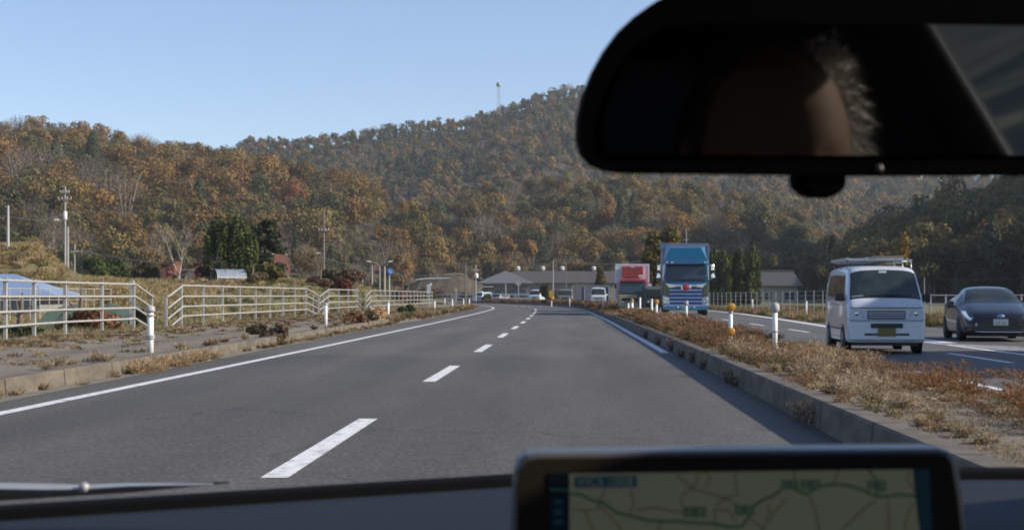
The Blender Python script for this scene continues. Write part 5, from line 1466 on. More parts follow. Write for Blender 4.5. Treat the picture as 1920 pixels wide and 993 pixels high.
# grille: stacked bars
gb = MB().bb(-.86, .86, -.035, .03, .62, 1.50).build('grille', M('grille_dark', (.03, .045, .075), .35), t)
GC = M('grille_chrome', (.42, .50, .62), .2, .9)
for i, z in enumerate((.68, .87, 1.06, 1.25)):
    MB().hexa([(-.84, -.07, z), (.84, -.07, z), (.84, .0, z), (-.84, .0, z), (-.86, -.04, z + .085), (.86, -.04, z + .085), (.86, .0, z + .085), (-.86, .0, z + .085)]).build('bar', GC, gb)
MB().poly([(-1.08, -.045, 1.66), (-.86, -.045, 1.42), (-.5, -.045, 1.47), (0, -.055, 1.48), (.5, -.045, 1.47), (.86, -.045, 1.42), (1.08, -.045, 1.66), (.90, -.045, 1.60), (.6, -.045, 1.575), (-.6, -.045, 1.575), (-.90, -.045, 1.60)], (0, .04, 0)).build('chrome_wing', M('wing_chrome', (.60, .63, .72), .15, 1.0), t)
em = MB().lathe([(.17, -.02), (.19, 0), (.19, .03)], (0, 0, 0), 24, 'y').build('emblem', M('emblem_red', (.55, .02, .03), .3, coat=.6), t)
em.location = (0, -.085, 1.44); em.scale = (1.0, 1, .95)
pts = [(.245*math.cos(a), -.005, .19*math.sin(a)) for a in np.linspace(0, 2*math.pi, 25)]
MB().tube(pts, .022, 6, cap=False).build('ring', CHROME, em)
for s in (-1, 1):
    MB().box((s*.215, -.02, 0), (.10, .02, .07)).build('wing_tip', CHROME, em)
for s in (-1, 1):
    MB().hexa([(s*.90, -.012, 1.02), (s*1.13, .035, 1.02), (s*1.23, .3, 1.02), (s*.90, .1, 1.02), (s*.92, -.005, 1.58), (s*1.13, .035, 1.66), (s*1.235, .3, 1.66), (s*.92, .1, 1.58)]).build('corner_panel', M('corner_olive', (.10, .11, .085), .2, .6), t, bevel=.015)
    hl = MB().hexa([(s*.84, -.045, .60), (s*1.16, .0, .62), (s*1.22, .25, .62), (s*.84, .08, .60), (s*.86, -.03, .92), (s*1.16, .02, 1.0), (s*1.22, .25, 1.0), (s*.86, .08, .92)]).build('headlight', M('headlight_chrome', (.5, .52, .53), .15, .8), t, bevel=.02)
    for x, z in ((.94, .76), (1.06, .84)):
        MB().ball((s*x, -.03, z), (.06, .03, .06), 10, 6).build('lens', LAMP, hl)
    MB().tube([(s*.82, -.06, .58), (s*1.12, -.02, .56), (s*1.22, .15, .58)], .028, 6).build('chrome_strip', CHROME, t)
    MB().bb(s*1.19 - .012, s*1.19 + .012, .26, .32, 1.80, 2.55).build('pillar_trim', CHROME, t)
    # side windows of the cab
    MB().poly([(s*1.228, .72, 1.8), (s*1.228, 1.5, 1.8), (s*1.20, 1.5, 2.5), (s*1.20, .82, 2.5)], (s*.008, 0, 0)).build('side_window', GLASS, t)
    mo = MB().tube([(s*1.16, .3, 2.55), (s*1.36, .12, 2.6), (s*1.42, .1, 2.55)], .03, 6).build('mirror_arm', CHROME, t)
    MB().tube([(s*1.2, .3, 1.85), (s*1.40, .12, 1.9), (s*1.42, .1, 1.95)], .03, 6).build('mirror_arm', CHROME, t)
    MB().hexa([(s*1.30, .05, 2.28), (s*1.50, .10, 2.28), (s*1.50, .2, 2.28), (s*1.30, .2, 2.28), (s*1.33, .05, 2.6), (s*1.48, .10, 2.6), (s*1.48, .2, 2.6), (s*1.33, .2, 2.6)]).build('mirror_housing', CHROME, mo, bevel=.04)
    MB().hexa([(s*1.32, .05, 1.92), (s*1.56, .12, 1.90), (s*1.56, .2, 1.90), (s*1.32, .2, 1.92), (s*1.34, .05, 2.12), (s*1.46, .10, 2.2), (s*1.46, .2, 2.2), (s*1.34, .2, 2.12)]).build('mirror_housing', CHROME, mo, bevel=.03)
    wheel(t, s*1.02, 1.25, .48, .30); wheel(t, s*1.02, 6.4, .48, .30); wheel(t, s*1.02, 7.7, .48, .30)
    MB().bb(s*1.12 - .05, s*1.12 + .05, 2.2, 5.6, .45, .92).build('side_guard', M('guard_grey', (.2, .21, .22), .5), t)
    MB().ball((s*.42, -.13, .42), (.05, .03, .05), 10, 6).build('fog_lamp', M('fog_green', (.35, .55, .40), .2, coat=1), t)
MB().hexa([(-1.14, -.10, .28), (1.14, -.10, .28), (1.20, .35, .28), (-1.20, .35, .28), (-1.12, -.09, .46), (1.12, -.09, .46), (1.20, .35, .46), (-1.20, .35, .46)]).build('bumper', TB, t, bevel=.03)
MB().hexa([(-1.13, -.08, .465), (1.13, -.08, .465), (1.20, .35, .465), (-1.20, .35, .465), (-1.10, -.045, .575), (1.10, -.045, .575), (1.18, .35, .575), (-1.18, .35, .575)]).build('chrome_lip', M('lip_chrome', (.5, .53, .58), .2, .9), t)
MB().bb(-.25, .25, -.115, -.102, .32, .46).build('number_plate', M('truck_plate', (.16, .30, .20), .6), t)
MB().bb(-1.0, 1.0, .3, 10.2, .5, .94).build('chassis', BLACK, t)
for x in (-.75, -.68):
    MB().bb(x - .012, x + .012, -.085, -.062, 2.66, 2.75).build('marker_lamp', CHROME, t)

# dark flat truck half hidden left of the blue truck
t = empty('flatbed_truck', (X(1230, 94), 94, 0), .02, 'dark low truck mostly hidden between the red truck and the blue truck', 'truck')
DK = paint('dark_green', (.022, .034, .034), .6, 0, .1)
MB().hexa([(-.66, 0, .35), (.66, 0, .35), (.68, 1.6, .35), (-.68, 1.6, .35), (-.62, .05, 1.55), (.62, .05, 1.55), (.66, 1.6, 1.75), (-.66, 1.6, 1.75)]).build('cab', DK, t, bevel=.05)
MB().hexa([(-.56, -.0, 1.05), (.56, -.0, 1.05), (.56, .03, 1.05), (-.56, .03, 1.05), (-.54, .03, 1.48), (.54, .03, 1.48), (.54, .06, 1.48), (-.54, .06, 1.48)]).build('windscreen', M('dull_glass', (.02, .022, .022), .5), t)
MB().bb(-.7, .7, 1.65, 5.0, .6, 1.45).build('cargo_bed', DK, t)
MB().bb(-.5, .5, -.05, 0, .42, .62).build('grille', BLACK, t)
for s in (-1, 1):
    MB().ball((s*.52, -.01, .72), (.09, .03, .06), 10, 6).build('headlight', LAMP, t)
    wheel(t, s*.58, .8, .32, .2); wheel(t, s*.58, 3.9, .32, .2)

# red and beige refrigerated truck
t = empty('refrigerated_truck', (X(1187, 99), 99, 0), -.06, 'red and beige refrigerated truck with white cargo box behind the blue truck', 'truck')
RED = paint('truck_red', (.36, .012, .022), .35); BEI = paint('truck_beige', (.42, .36, .20), .4)
MB().hexa([(-.98, 0, .5), (.98, 0, .5), (1.02, 1.7, .5), (-1.02, 1.7, .5), (-.98, .0, 1.22), (.98, .0, 1.22), (1.02, 1.7, 1.22), (-1.02, 1.7, 1.22)]).build('cab', BEI, t, bevel=.05)
MB().hexa([(-.98, .0, 1.225), (.98, .0, 1.225), (1.02, 1.7, 1.225), (-1.02, 1.7, 1.225), (-.90, .28, 2.12), (.90, .28, 2.12), (.95, 1.7, 2.15), (-.95, 1.7, 2.15)]).build('cab_top', RED, t, bevel=.04)
MB().hexa([(-.90, -.012, 1.26), (.90, -.012, 1.26), (.90, .02, 1.26), (-.90, .02, 1.26), (-.88, .235, 2.06), (.88, .235, 2.06), (.88, .28, 2.06), (-.88, .28, 2.06)]).build('windscreen', M('teal_glass', (.035, .06, .065), .1, spec=.7), t)
MB().hexa([(-.92, .1, 2.125), (.92, .1, 2.125), (.95, .6, 2.15), (-.95, .6, 2.15), (-.92, .14, 2.24), (.92, .14, 2.24), (.95, .6, 2.27), (-.95, .6, 2.27)]).build('sun_visor', RED, t)
cg = MB().bb(-1.16, 1.16, 1.8, 7.6, .85, 3.32).build('cargo_box', M('box_white', (.70, .73, .73), .5, var=.05), t)
for a in ((-1.18, 1.18, 1.78, 1.798, 3.24, 3.34), (-1.18, -1.08, 1.78, 1.798, .85, 3.235), (1.08, 1.18, 1.78, 1.798, .85, 3.235)):
    MB().bb(*a).build('rim', M('box_rim', (.72, .72, .72), .4), cg)
ru = MB().bb(-.74, .74, 1.35, 1.795, 2.42, 3.16).build('cooling_unit', RED, t, bevel=.04)
for z in (2.65, 2.85, 3.0):
    MB().bb(-.7, .7, 1.335, 1.348, z - .015, z + .015).build('louvre', M('red_dark', (.16, .01, .015), .5), ru)
MB().bb(-.12, .12, 1.33, 1.348, 3.08, 3.13).build('badge', WHITE, ru); MB().bb(.42, .72, 1.33, 1.348, 2.44, 2.56).build('badge', WHITE, ru)
MB().bb(-.78, .78, -.03, .0, .78, .92).build('grille', BLACK, t)
MB().hexa([(-1.0, -.1, .32), (1.0, -.1, .32), (1.03, .3, .32), (-1.03, .3, .32), (-1.0, -.08, .58), (1.0, -.08, .58), (1.03, .3, .58), (-1.03, .3, .58)]).build('bumper', BEI, t, bevel=.03)
MB().tube([(-.8, -.06, 1.0), (.8, -.06, 1.0)], .03, 6).build('chrome_strip', CHROME, t)
MB().tube([(-.6, .0, 1.33), (.3, .02, 1.3)], .015, 5).build('wiper', BLACK, t)
for s in (-1, 1):
    MB().box((s*.76, -.06, .68), (.3, .08, .16)).build('headlight', LAMP, t)
    MB().box((s*.92, -.03, 1.06), (.12, .06, .1)).build('indicator', INDIC, t)
    m_ = MB().tube([(s*.98, .25, 2.0), (s*1.22, .05, 1.95)], .025, 6).build('mirror_arm', BLACK, t)
    MB().box((s*1.2, .05, 1.78), (.16, .08, .36)).build('mirror_housing', CHROME if s > 0 else BLACK, m_, bevel=.03)
    wheel(t, s*.86, .9, .42, .26); wheel(t, s*.86, 5.6, .42, .26)
MB().bb(-.8, .8, .4, 7.4, .5, .84).build('chassis', BLACK, t)
# ------------------------------------------------------------------ the car the picture is taken from
DASH = M('dash_vinyl', (.010, .013, .0185), .7, var=.12, scale=60, spec=.25)
DARKT = M('cabin_trim', (.016, .016, .017), .9, var=.15, scale=40, spec=.15)
SEATF = M('seat_cloth', (.05, .05, .052), .95, var=.2, scale=80)
own = empty('car', (0, 0, 0), 0, 'dark car interior in the foreground with dashboard, navigation screen and rear view mirror', 'car')
Ye = lambda x: 1.085 - .5 * max(0.0, .08 - x) - .25 * max(0.0, x - .55)
xs_ = np.linspace(-.62, .86, 60)
b = MB()
rows = []
for k, (f, z) in enumerate(((1.0, .9815), (.97, .982), (.86, .983), (.78, .982), (.735, .976), (.715, .955), (.71, .90), (.74, .60), (.76, .38))):
    rows.append([(x, Ye(x) * (f if k < 3 else 1) if k < 3 else f + (Ye(x) - 1.085) * .3, z) for x in xs_])
b.grid(rows)
dash = b.build('dashboard', DASH, own, fix=False)
b = MB()
b.grid([[(x, Ye(x) - .001, .974) for x in xs_], [(x, Ye(x) + .004, .9845) for x in xs_], [(x, Ye(x) + .010, .9865) for x in xs_], [(x, Ye(x) + .040, .9862) for x in xs_], [(x, Ye(x) + .046, .96) for x in xs_]], True)
b.build('dash_lip', M('lip_black', (.003, .003, .003), .9, spec=.05), own, fix=False)
b = MB(); b.grid([[(x, Ye(x) + .047, .975) for x in xs_], [(x, Ye(x) + .050, .981) for x in xs_], [(x, Ye(x) + .062, .981) for x in xs_], [(x, Ye(x) + .30, .93) for x in xs_]], False)
b.build('cowl', M('cowl_grey', (.06, .062, .065), .55), own, fix=False)
# wiper resting on the glass at the left
wq = lambda px, py, Y=1.02: tuple(at(px, py, Y))
WIP = M('wiper_grey', (.34, .35, .36), .4, .2)
b = MB()
sec = [(-260, 898, 935), (0, 904, 925), (90, 906, 926), (150, 908, 923), (245, 905, 914), (400, 905, 909)]
top = [wq(p, a, 1.03) for p, a, c in sec]; bot = [wq(p, c, 1.03) for p, a, c in sec]; tb = [wq(p, a, 1.055) for p, a, c in sec]; bb_ = [wq(p, c, 1.055) for p, a, c in sec]
mid = [wq(p, a*.45 + c*.55, 1.018) for p, a, c in sec]
b.strip(top, mid); b.strip(mid, bot); b.strip(tb, top); b.strip(bot, bb_); b.strip(bb_, tb)
w = b.build('wiper', WIP, own)
b = MB()
b.strip([wq(p, a, 1.06) for p, a in ((-260, 925), (0, 912), (250, 906), (430, 902))], [wq(p, a, 1.06) for p, a in ((-260, 945), (0, 938), (250, 922), (430, 905))])
b.strip([wq(p, a, 1.075) for p, a in ((-260, 925), (0, 912), (250, 906), (430, 902))], [wq(p, a, 1.06) for p, a in ((-260, 925), (0, 912), (250, 906), (430, 902))])
b.build('blade', M('wiper_rubber', (.025, .025, .026), .6), w)
MB().lathe([(.003, -.004), (.004, 0), (.003, .003)], wq(158, 913, 1.02), 10, 'y').build('pivot', WIP, w)

# navigation screen on the dashboard
YN = .69
nq = lambda px, py, dy=0.0: (lambda p: (p.x, p.y + dy, p.z))(at(px, py, YN))
out = [(953, 1120), (958, 985), (961, 905), (964, 878), (972, 861), (988, 852), (1010, 849), (1390, 844), (1760, 841), (1780, 845), (1792, 854), (1800, 872), (1812, 960), (1830, 1120)]
nav = MB().poly([nq(*p) for p in out], (0, .028, 0)).build('navigation_screen', M('nav_edge', (.10, .10, .105), .35, .2), own, bevel=.0035)
inn = [(966, 1118), (970, 905), (976, 876), (992, 861), (1012, 857), (1390, 852), (1754, 849), (1773, 853), (1783, 866), (1794, 930), (1816, 1118)]
MB().poly([nq(p[0], p[1], -.0008) for p in inn], (0, -.0012, 0)).build('bezel', M('nav_bezel', (.028, .022, .0145), .6, spec=.15), nav, bevel=.0006)
EM = lambda n, c: M(n, tuple(k*.72 for k in c), .5, spec=.1, emit=.7)
def panel(name, pts, c, dy, parent=nav, mname=None):
    return MB().poly([nq(p[0], p[1], dy) for p in pts], (0, .0003, 0)).build(name, EM(mname or 'lcd_' + name, c), parent)
panel('display', [(1028, 1118), (1029, 885), (1744, 876), (1750, 960), (1762, 1118)], (.002, .004, .007), -.0024)
panel('map', [(1068, 1118), (1067, 886), (1708, 878), (1712, 920), (1722, 1000), (1730, 1118)], (.060, .065, .048), -.0028)
panel('side_strip', [(1709, 878), (1738, 878), (1750, 1118), (1731, 1118), (1722, 1000)], (.004, .011, .017), -.0030)
panel('title_bar', [(1076, 890), (1193, 889), (1194, 911), (1076, 912)], (.006, .018, .028), -.0032)
def ribbon(name, pts, w, c, dy):
    P = []
    for i, p in enumerate(pts):
        a = pts[max(0, i-1)]; d = pts[min(len(pts)-1, i+1)]
        dx, dy_ = d[0]-a[0], d[1]-a[1]; L = math.hypot(dx, dy_) or 1
        P.append(((p[0] - dy_/L*w/2, p[1] + dx/L*w/2), (p[0] + dy_/L*w/2, p[1] - dx/L*w/2)))
    return MB().strip([nq(a[0], a[1], dy) for a, _ in P], [nq(q[0], q[1], dy) for _, q in P]).build(name, EM('lcd_line_%d' % int(c[1]*10000), c), nav, fix=False)
GRN = (.008, .026, .017)
ribbon('map_road', [(1030, 915), (1068, 916)], 3, (.012, .03, .028), -.0031)
ribbon('map_highway', [(1068, 924), (1085, 923), (1110, 935), (1130, 940), (1155, 958), (1190, 966), (1215, 973), (1240, 974), (1262, 974), (1300, 977), (1335, 978), (1365, 985), (1388, 984), (1402, 966), (1412, 945), (1430, 933), (1450, 925), (1465, 912), (1480, 910), (1495, 918), (1510, 924), (1530, 910), (1560, 905), (1590, 908), (1615, 916), (1640, 928), (1662, 928), (1680, 924), (1712, 927)], 5, GRN, -.0034)
ribbon('map_highway', [(1625, 879), (1640, 896), (1641, 930)], 4, GRN, -.0034)
BRN = (.034, .020, .012); GRY = (.020, .019, .016)
for pts, c in (([(1266, 880), (1272, 893), (1290, 905), (1300, 915), (1330, 922), (1360, 932), (1382, 944)], GRY), ([(1318, 880), (1330, 893), (1322, 910)], BRN), ([(1376, 880), (1378, 905), (1382, 925), (1360, 930), (1345, 940), (1338, 955), (1340, 985)], GRY),
               ([(1440, 945), (1440, 960), (1430, 985), (1428, 1010)], BRN), ([(1474, 932), (1450, 955), (1440, 975)], BRN), ([(1515, 928), (1525, 950), (1532, 985), (1535, 1010)], GRY), ([(1180, 915), (1188, 938), (1180, 960)], BRN),
               ([(1135, 915), (1125, 932), (1122, 950)], GRY), ([(1070, 950), (1095, 955), (1110, 985), (1112, 1010)], BRN), ([(1095, 955), (1130, 950), (1160, 985), (1170, 1010)], BRN), ([(1190, 953), (1230, 948), (1262, 956), (1300, 958)], GRY),
               ([(1340, 955), (1362, 952), (1378, 975)], GRY), ([(1570, 880), (1560, 903)], BRN), ([(1487, 880), (1487, 897)], GRY), ([(1640, 935), (1615, 952), (1598, 970), (1575, 990)], GRY), ([(1662, 935), (1664, 985), (1660, 1010)], BRN), ([(1712, 940), (1700, 955), (1692, 990)], BRN),
               ([(1240, 974), (1225, 1010)], BRN), ([(1310, 880), (1304, 905), (1278, 925), (1276, 948)], BRN), ([(1405, 970), (1425, 985), (1432, 1000)], GRY), ([(1700, 880), (1698, 900), (1712, 915)], BRN)):
    ribbon('map_road', pts, 2.6, c, -.0031)
for x0, x1, y0, y1 in ((1280, 1322, 947, 966), (1375, 1412, 944, 962), (1462, 1493, 897, 914), (1498, 1535, 897, 914), (1622, 1640, 898, 914), (1643, 1658, 898, 918)):
    panel('map_label', [(x0, y1), (x0, y0), (x1, y0), (x1, y1)], (.014, .030, .020), -.0036)
    n = max(1, int((x1 - x0) / 15))
    for k in range(n):
        a = x0 + (x1-x0) * (k + .2)/n; c_ = x0 + (x1-x0) * (k + .8)/n
        panel('map_glyph', [(a, y1 - 4), (a, y0 + 4), (c_, y0 + 4), (c_, y1 - 4)], (.030, .042, .030), -.0038)
for k, (y, h) in enumerate(((935, 8), (952, 10), (972, 8))):
    panel('side_icon', [(1039, y + h), (1039, y), (1054, y), (1054, y + h)], (.005, .016, .022), -.0029)
fc = bpy.data.curves.new('title_text', 'FONT'); fc.body = 'VICS 1008'; fc.size = .0062; fc.align_x = 'CENTER'; fc.align_y = 'CENTER'; fc.extrude = .00005
fo = bpy.data.objects.new('title_text', fc); fo.location = nq(1134, 901, -.0036); fo.rotation_euler = (R(90), 0, 0)
fc.materials.append(EM('lcd_text', (.045, .055, .055))); COL.objects.link(fo)
bpy.context.view_layer.update()
tm = bpy.data.meshes.new_from_object(fo.evaluated_get(bpy.context.evaluated_depsgraph_get()))
txo = bpy.data.objects.new('title_lettering', tm); txo.location = fo.location; txo.rotation_euler = fo.rotation_euler
bpy.data.objects.remove(fo); link(txo, nav)

# rear view mirror
MC = Vector((.16, .72, 1.225)); MN = Vector((.12, -.97, -.063)).normalized()
CAM = Vector((0, 0, CAMH))
def mp(px, py, off=0.0):
    d = Vector(((px - CX) / F, 1, (HY - py) / F))
    return CAM + d * ((MC - CAM).dot(MN) / d.dot(MN)) + MN * off
def reflect(px, py, x):
    p = mp(px, py); d = p - CAM; r = d - 2 * d.dot(MN) * MN
    return p + r * ((x - p.x) / r.x)
outl = [(1172, 325), (1140, 321), (1112, 310), (1094, 290), (1086, 262), (1086, 225), (1096, 180), (1114, 135), (1138, 92), (1165, 56), (1195, 28), (1230, 3), (1275, -22), (1330, -38), (1400, -46), (1600, -50), (1800, -50), (1960, -44), (2010, -30), (2038, 5), (2048, 80), (2046, 180), (2036, 260), (2012, 305), (1975, 324), (1930, 330), (1600, 330)]
hs = MB()
cx_, cy_ = 1570, 140
L0 = [mp(px, py, 0) for px, py in outl]; L1 = [mp(px, py, -.012) for px, py in outl]
L2 = [mp(cx_ + (px-cx_)*.93, cy_ + (py-cy_)*.86, -.026) for px, py in outl]; L3 = [mp(cx_ + (px-cx_)*.7, cy_ + (py-cy_)*.6, -.034) for px, py in outl]
hs.grid([L0 + [L0[0]], L1 + [L1[0]], L2 + [L2[0]], L3 + [L3[0]]])
n = len(outl); hs.add([tuple(p) for p in L0], [tuple(range(n))]); hs.add([tuple(p) for p in L3], [tuple(reversed(range(n)))])
rm = hs.build('rear_view_mirror', M('mirror_black', (.0015, .0015, .0015), .7, spec=.01), own)
gl_ = [(1150, 292), (1136, 285), (1128, 262), (1130, 225), (1146, 175), (1172, 120), (1205, 78), (1245, 52), (1300, 45), (1750, 47), (1990, 50), (2004, 80), (2004, 240), (1990, 285), (1960, 291)]
mgm = bpy.data.materials.new('mirror_silver'); mgm.use_nodes = True
bn = mgm.node_tree.nodes['Principled BSDF']; bn.inputs['Metallic'].default_value = 1; bn.inputs['Roughness'].default_value = .034; bn.inputs['Base Color'].default_value = (.24, .25, .26, 1)
MB().poly([mp(px, py, .0012) for px, py in gl_], MN * -.001).build('mirror_glass', mgm, rm)
nub = [(1494, 334), (1500, 352), (1515, 366), (1532, 372), (1556, 372), (1575, 366), (1590, 352), (1597, 334)]
MB().poly([mp(px, py - 8 if py < 336 else py, -.002) for px, py in nub], MN * -.016).build('sensor_button', M('mirror_black', (.0015, .0015, .0015), .7, spec=.01), rm, bevel=.003)
MB().ball(mp(1648, 316, .0005), .0022, 8, 6).build('indicator_light', M('led_dim', (.10, .085, .075), .3), rm)
MB().tube([mp(1575, 140, -.03), mp(1575, 60, -.07), mp(1575, -60, -.11), (mp(1575, 140).x, .66 + .17, 1.495)], .011, 8).build('mount_arm', BLACK, rm)

# cabin shell
XL, XR = -.62, .86
MB().hexa([(XL, -2.0, 1.495), (XR, -2.0, 1.495), (XR, .40, 1.495), (XL, .40, 1.495), (XL, -2.0, 1.545), (XR, -2.0, 1.545), (XR, .40, 1.545), (XL, .40, 1.545)]).build('roof', DARKT, own)
MB().bb(XL + .06, XR - .06, .405, .50, 1.49, 1.52).build('roof_header', DARKT, own)
for s, x in ((-1, XL), (1, XR)):
    MB().tube([(x, .42, 1.50), (x - s*.0, .80, 1.26), (x, 1.22, .97), (x, 1.45, .86)], .050, 8).build('pillar', DARKT, own)
    d = MB().bb(x - .04, x + .04, -1.9, 1.30, .32, .925).build('door', M('body_grey', (.10, .105, .11), .35, .3, coat=.6), own)
    MB().bb(x - s*.085, x - s*.045, -.7, .6, .62, .72).build('armrest', DARKT, d)
    MB().bb(x - .03, x + .03, -1.95, .44, 1.455, 1.494).build('roof_rail', DARKT, own)
e0, e1 = reflect(1757, 48, XR - .03), reflect(1900, 290, XR - .03)
sl = (e1 - e0); f0 = e0 + sl * ((1.47 - e0.z) / sl.z); f1 = e0 + sl * ((.92 - e0.z) / sl.z)
MB().poly([(XR - .03, f0.y, 1.454), (XR - .03, f1.y, .92), (XR - .03, -1.95, .92), (XR - .03, -1.95, 1.454)], (.008, 0, 0)).build('pillar_panel', M('pillar_trim', (.045, .047, .05), .7), own)
MB().tube([(XR - .034, f0.y, 1.454), (XR - .034, f1.y, .92)], .004, 5).build('window_rubber', M('rubber_edge', (.45, .43, .38), .5), own)
MB().bb(XL - .02, XL + .03, -1.95, -.35, .92, 1.454).build('pillar_panel', DARKT, own)
MB().bb(XL, XR, -2.03, -1.98, .32, 1.494).build('tailgate', DARKT, own)
MB().bb(XL, XR, -2.0, 1.25, .28, .32).build('floor_pan', DARKT, own)
MB().bb(XL, XR, 1.30, 1.34, .32, .90).build('firewall', DARKT, own)
MB().hexa([(XL, 1.36, .3), (XR, 1.36, .3), (XR - .1, 2.25, .3), (XL + .1, 2.25, .3), (XL, 1.36, .86), (XR, 1.36, .86), (XR - .12, 2.25, .68), (XL + .12, 2.25, .68)]).build('bonnet', M('body_grey', (.10, .105, .11), .35, .3, coat=.6), own, bevel=.04)
# windscreen: clear pane from the cowl to the roof header
cm = bpy.data.materials.new('clear_pane'); cm.use_nodes = True
tn = cm.node_tree.nodes.new('ShaderNodeBsdfTransparent'); tn.inputs[0].default_value = (1, 1, 1, 1)
cm.node_tree.links.new(tn.outputs[0], cm.node_tree.nodes['Material Output'].inputs['Surface'])
MB().grid([[(x, Ye(x) + .16, .955) for x in np.linspace(XL + .05, XR - .05, 12)], [(x, .80, 1.21) for x in np.linspace(XL + .05, XR - .05, 12)], [(x, .46, 1.49) for x in np.linspace(XL + .05, XR - .05, 12)]]).build('windscreen', cm, own, fix=False)
for x in (-.26, .47):
    s = MB().hexa([(x-.24, -.45, .38), (x+.24, -.45, .38), (x+.24, .12, .40), (x-.24, .12, .40), (x-.25, -.45, .54), (x+.25, -.45, .54), (x+.24, .14, .58), (x-.24, .14, .58)]).build('seat', SEATF, own, bevel=.03)
    MB().hexa([(x-.24, -.50, .5), (x+.24, -.50, .5), (x+.24, -.36, .5), (x-.24, -.36, .5), (x-.20, -.62, 1.08), (x+.20, -.62, 1.08), (x+.20, -.52, 1.08), (x-.20, -.52, 1.08)]).build('backrest', SEATF, s, bevel=.03)
    MB().box((x, -.58, 1.20), (.25, .10, .17)).build('headrest', SEATF, s, bevel=.03)
MB().bb(XL + .1, XR - .1, -1.6, -1.1, .38, .62).build('rear_seat', SEATF, own, bevel=.03)
pts = [(.5 + .18*math.cos(a), .40 + .06*math.sin(a), .88 + .17*math.sin(a)) for a in np.linspace(0, 2*math.pi, 25)]
sw = MB().tube(pts, .014, 8, cap=False).build('steering_wheel', DARKT, own)
MB().ball((.5, .41, .88), (.06, .03, .05), 10, 6).build('hub', DARKT, sw)
MB().tube([(.5, .41, .88), (.5, .62, .82)], .03, 8).build('column', DARKT, sw)
for a in (0, math.pi, -math.pi/2):
    MB().tube([(.5, .41, .88), (.5 + .17*math.cos(a), .40 + .06*math.sin(a), .88 + .17*math.sin(a))], .012, 6).build('spoke', DARKT, sw)
MB().poly([(XR - .09, -.34, 1.22), (XR - .09, -.30, 1.22), (.60, -.02, 1.0), (.60, -.07, 1.0)], (.003, .002, 0)).build('seat_belt', M('belt_web', (.03, .032, .037), .8), own)

# driver, seen in the mirror only
HX, HYd, HZ = .462, -.04, 1.165
skin = M('skin', (.15, .072, .032), .7, spec=.2)
def skinned(name, joints, edges, mat, parent=None, sub=2, root=0):
    me = bpy.data.meshes.new(name); me.from_pydata([j[0] for j in joints], edges, []); me.materials.append(mat)
    o = bpy.data.objects.new(name, me); link(o, parent)
    md = o.modifiers.new('skin', 'SKIN')
    for i, j in enumerate(joints):
        r = j[1] if isinstance(j[1], tuple) else (j[1], j[1])
        me.skin_vertices[0].data[i].radius = r
        me.skin_vertices[0].data[i].use_root = (i == root)
    s = o.modifiers.new('smooth', 'SUBSURF'); s.levels = s.render_levels = sub
    md.use_smooth_shade = True
    return o
J = []; Eg = []
def jt(p, r, parent=None):
    J.append(((p[0] + HX, p[1] + HYd, p[2]), r)); i = len(J) - 1
    if parent is not None: Eg.append((parent, i))
    return i
pel = jt((0, -.20, .66), (.17, .11)); w1 = jt((0, -.22, .80), (.15, .10), pel); ch = jt((0, -.21, .96), (.17, .105), w1); nb = jt((0, -.15, 1.045), .058, ch); nk = jt((0, -.08, 1.085), .052, nb)
hd = jt((0, -.015, 1.14), (.062, .082), nk); hm = jt((0, -.005, 1.20), (.074, .095), hd); ht = jt((0, -.01, 1.255), (.06, .075), hm)
for s in (-1, 1):
    sh = jt((s*.19, -.19, 1.0), .058, ch); el = jt((s*.25, .08, .80), .042, sh); wr = jt((s*.19, .36, .90), .027, el)
    pa = jt((s*.175, .42, .93), (.03, .018), wr)
    for k, (dx, l) in enumerate(((-.024, .9), (-.008, 1.0), (.008, .95), (.024, .75))):
        f1 = jt((s*.17 + dx*.6, .455, .955 + dx*.8), .009, pa); f2 = jt((s*.165 + dx*.6, .475*1.0, .94 + dx*.8), .008, f1); jt((s*.165 + dx*.6, .462, .92 + dx*.8), .007, f2)
    th = jt((s*.155, .405, .915), .010, pa); jt((s*.14, .44, .905), .008, th)
    hip = jt((s*.10, -.10, .64), .085, pel); kn = jt((s*.14, .30, .70), .06, hip); an = jt((s*.14, .62, .42), .04, kn); jt((s*.14, .74, .40), .035, an)
drv = skinned('person', J, Eg, M('dark_jacket', (.035, .035, .04), .9), None)
tag(drv, 'driver with grey hair and glasses, seen only in the rear view mirror', 'person')
# face surface and hair as parts following the head
def shell(name, c, r, cond, mat, nu=40, nv=28, bump=None):
    vs, fs, ok = [], [], {}
    for i in range(nv + 1):
        ph = math.pi * i / nv
        for k in range(nu):
            t_ = 2*math.pi*k/nu
            d = Vector((math.sin(ph)*math.cos(t_), math.sin(ph)*math.sin(t_), math.cos(ph)))
            f = bump(d) if bump else 1.0
            ok[i*nu+k] = cond(d); vs.append((c[0]+r[0]*d.x*f, c[1]+r[1]*d.y*f, c[2]+r[2]*d.z*f))
    for i in range(nv):
        for k in range(nu):
            q = (i*nu+k, i*nu+(k+1) % nu, (i+1)*nu+(k+1) % nu, (i+1)*nu+k)
            if all(ok[j] for j in q): fs.append(q)
    return MB().add(vs, fs, True).build(name, mat, drv, fix=False)
HC_ = (HX, HYd, HZ)
def fb(d):      # nose, brow and chin
    f = 1.0
    if d.y > .5:
        f += .17 * math.exp(-((d.x/.14)**2 + ((d.z + .18)/.20)**2)) + .03 * math.exp(-(((abs(d.x) - .3)/.2)**2 + ((d.z - .12)/.1)**2)) - .05 * math.exp(-(((abs(d.x) - .33)/.14)**2 + ((d.z + .02)/.09)**2)) + .03 * math.exp(-((d.x/.25)**2 + ((d.z + .52)/.08)**2))
    return f
shell('face', HC_, (.085, .104, .124), lambda d: True, skin, 44, 36, fb)
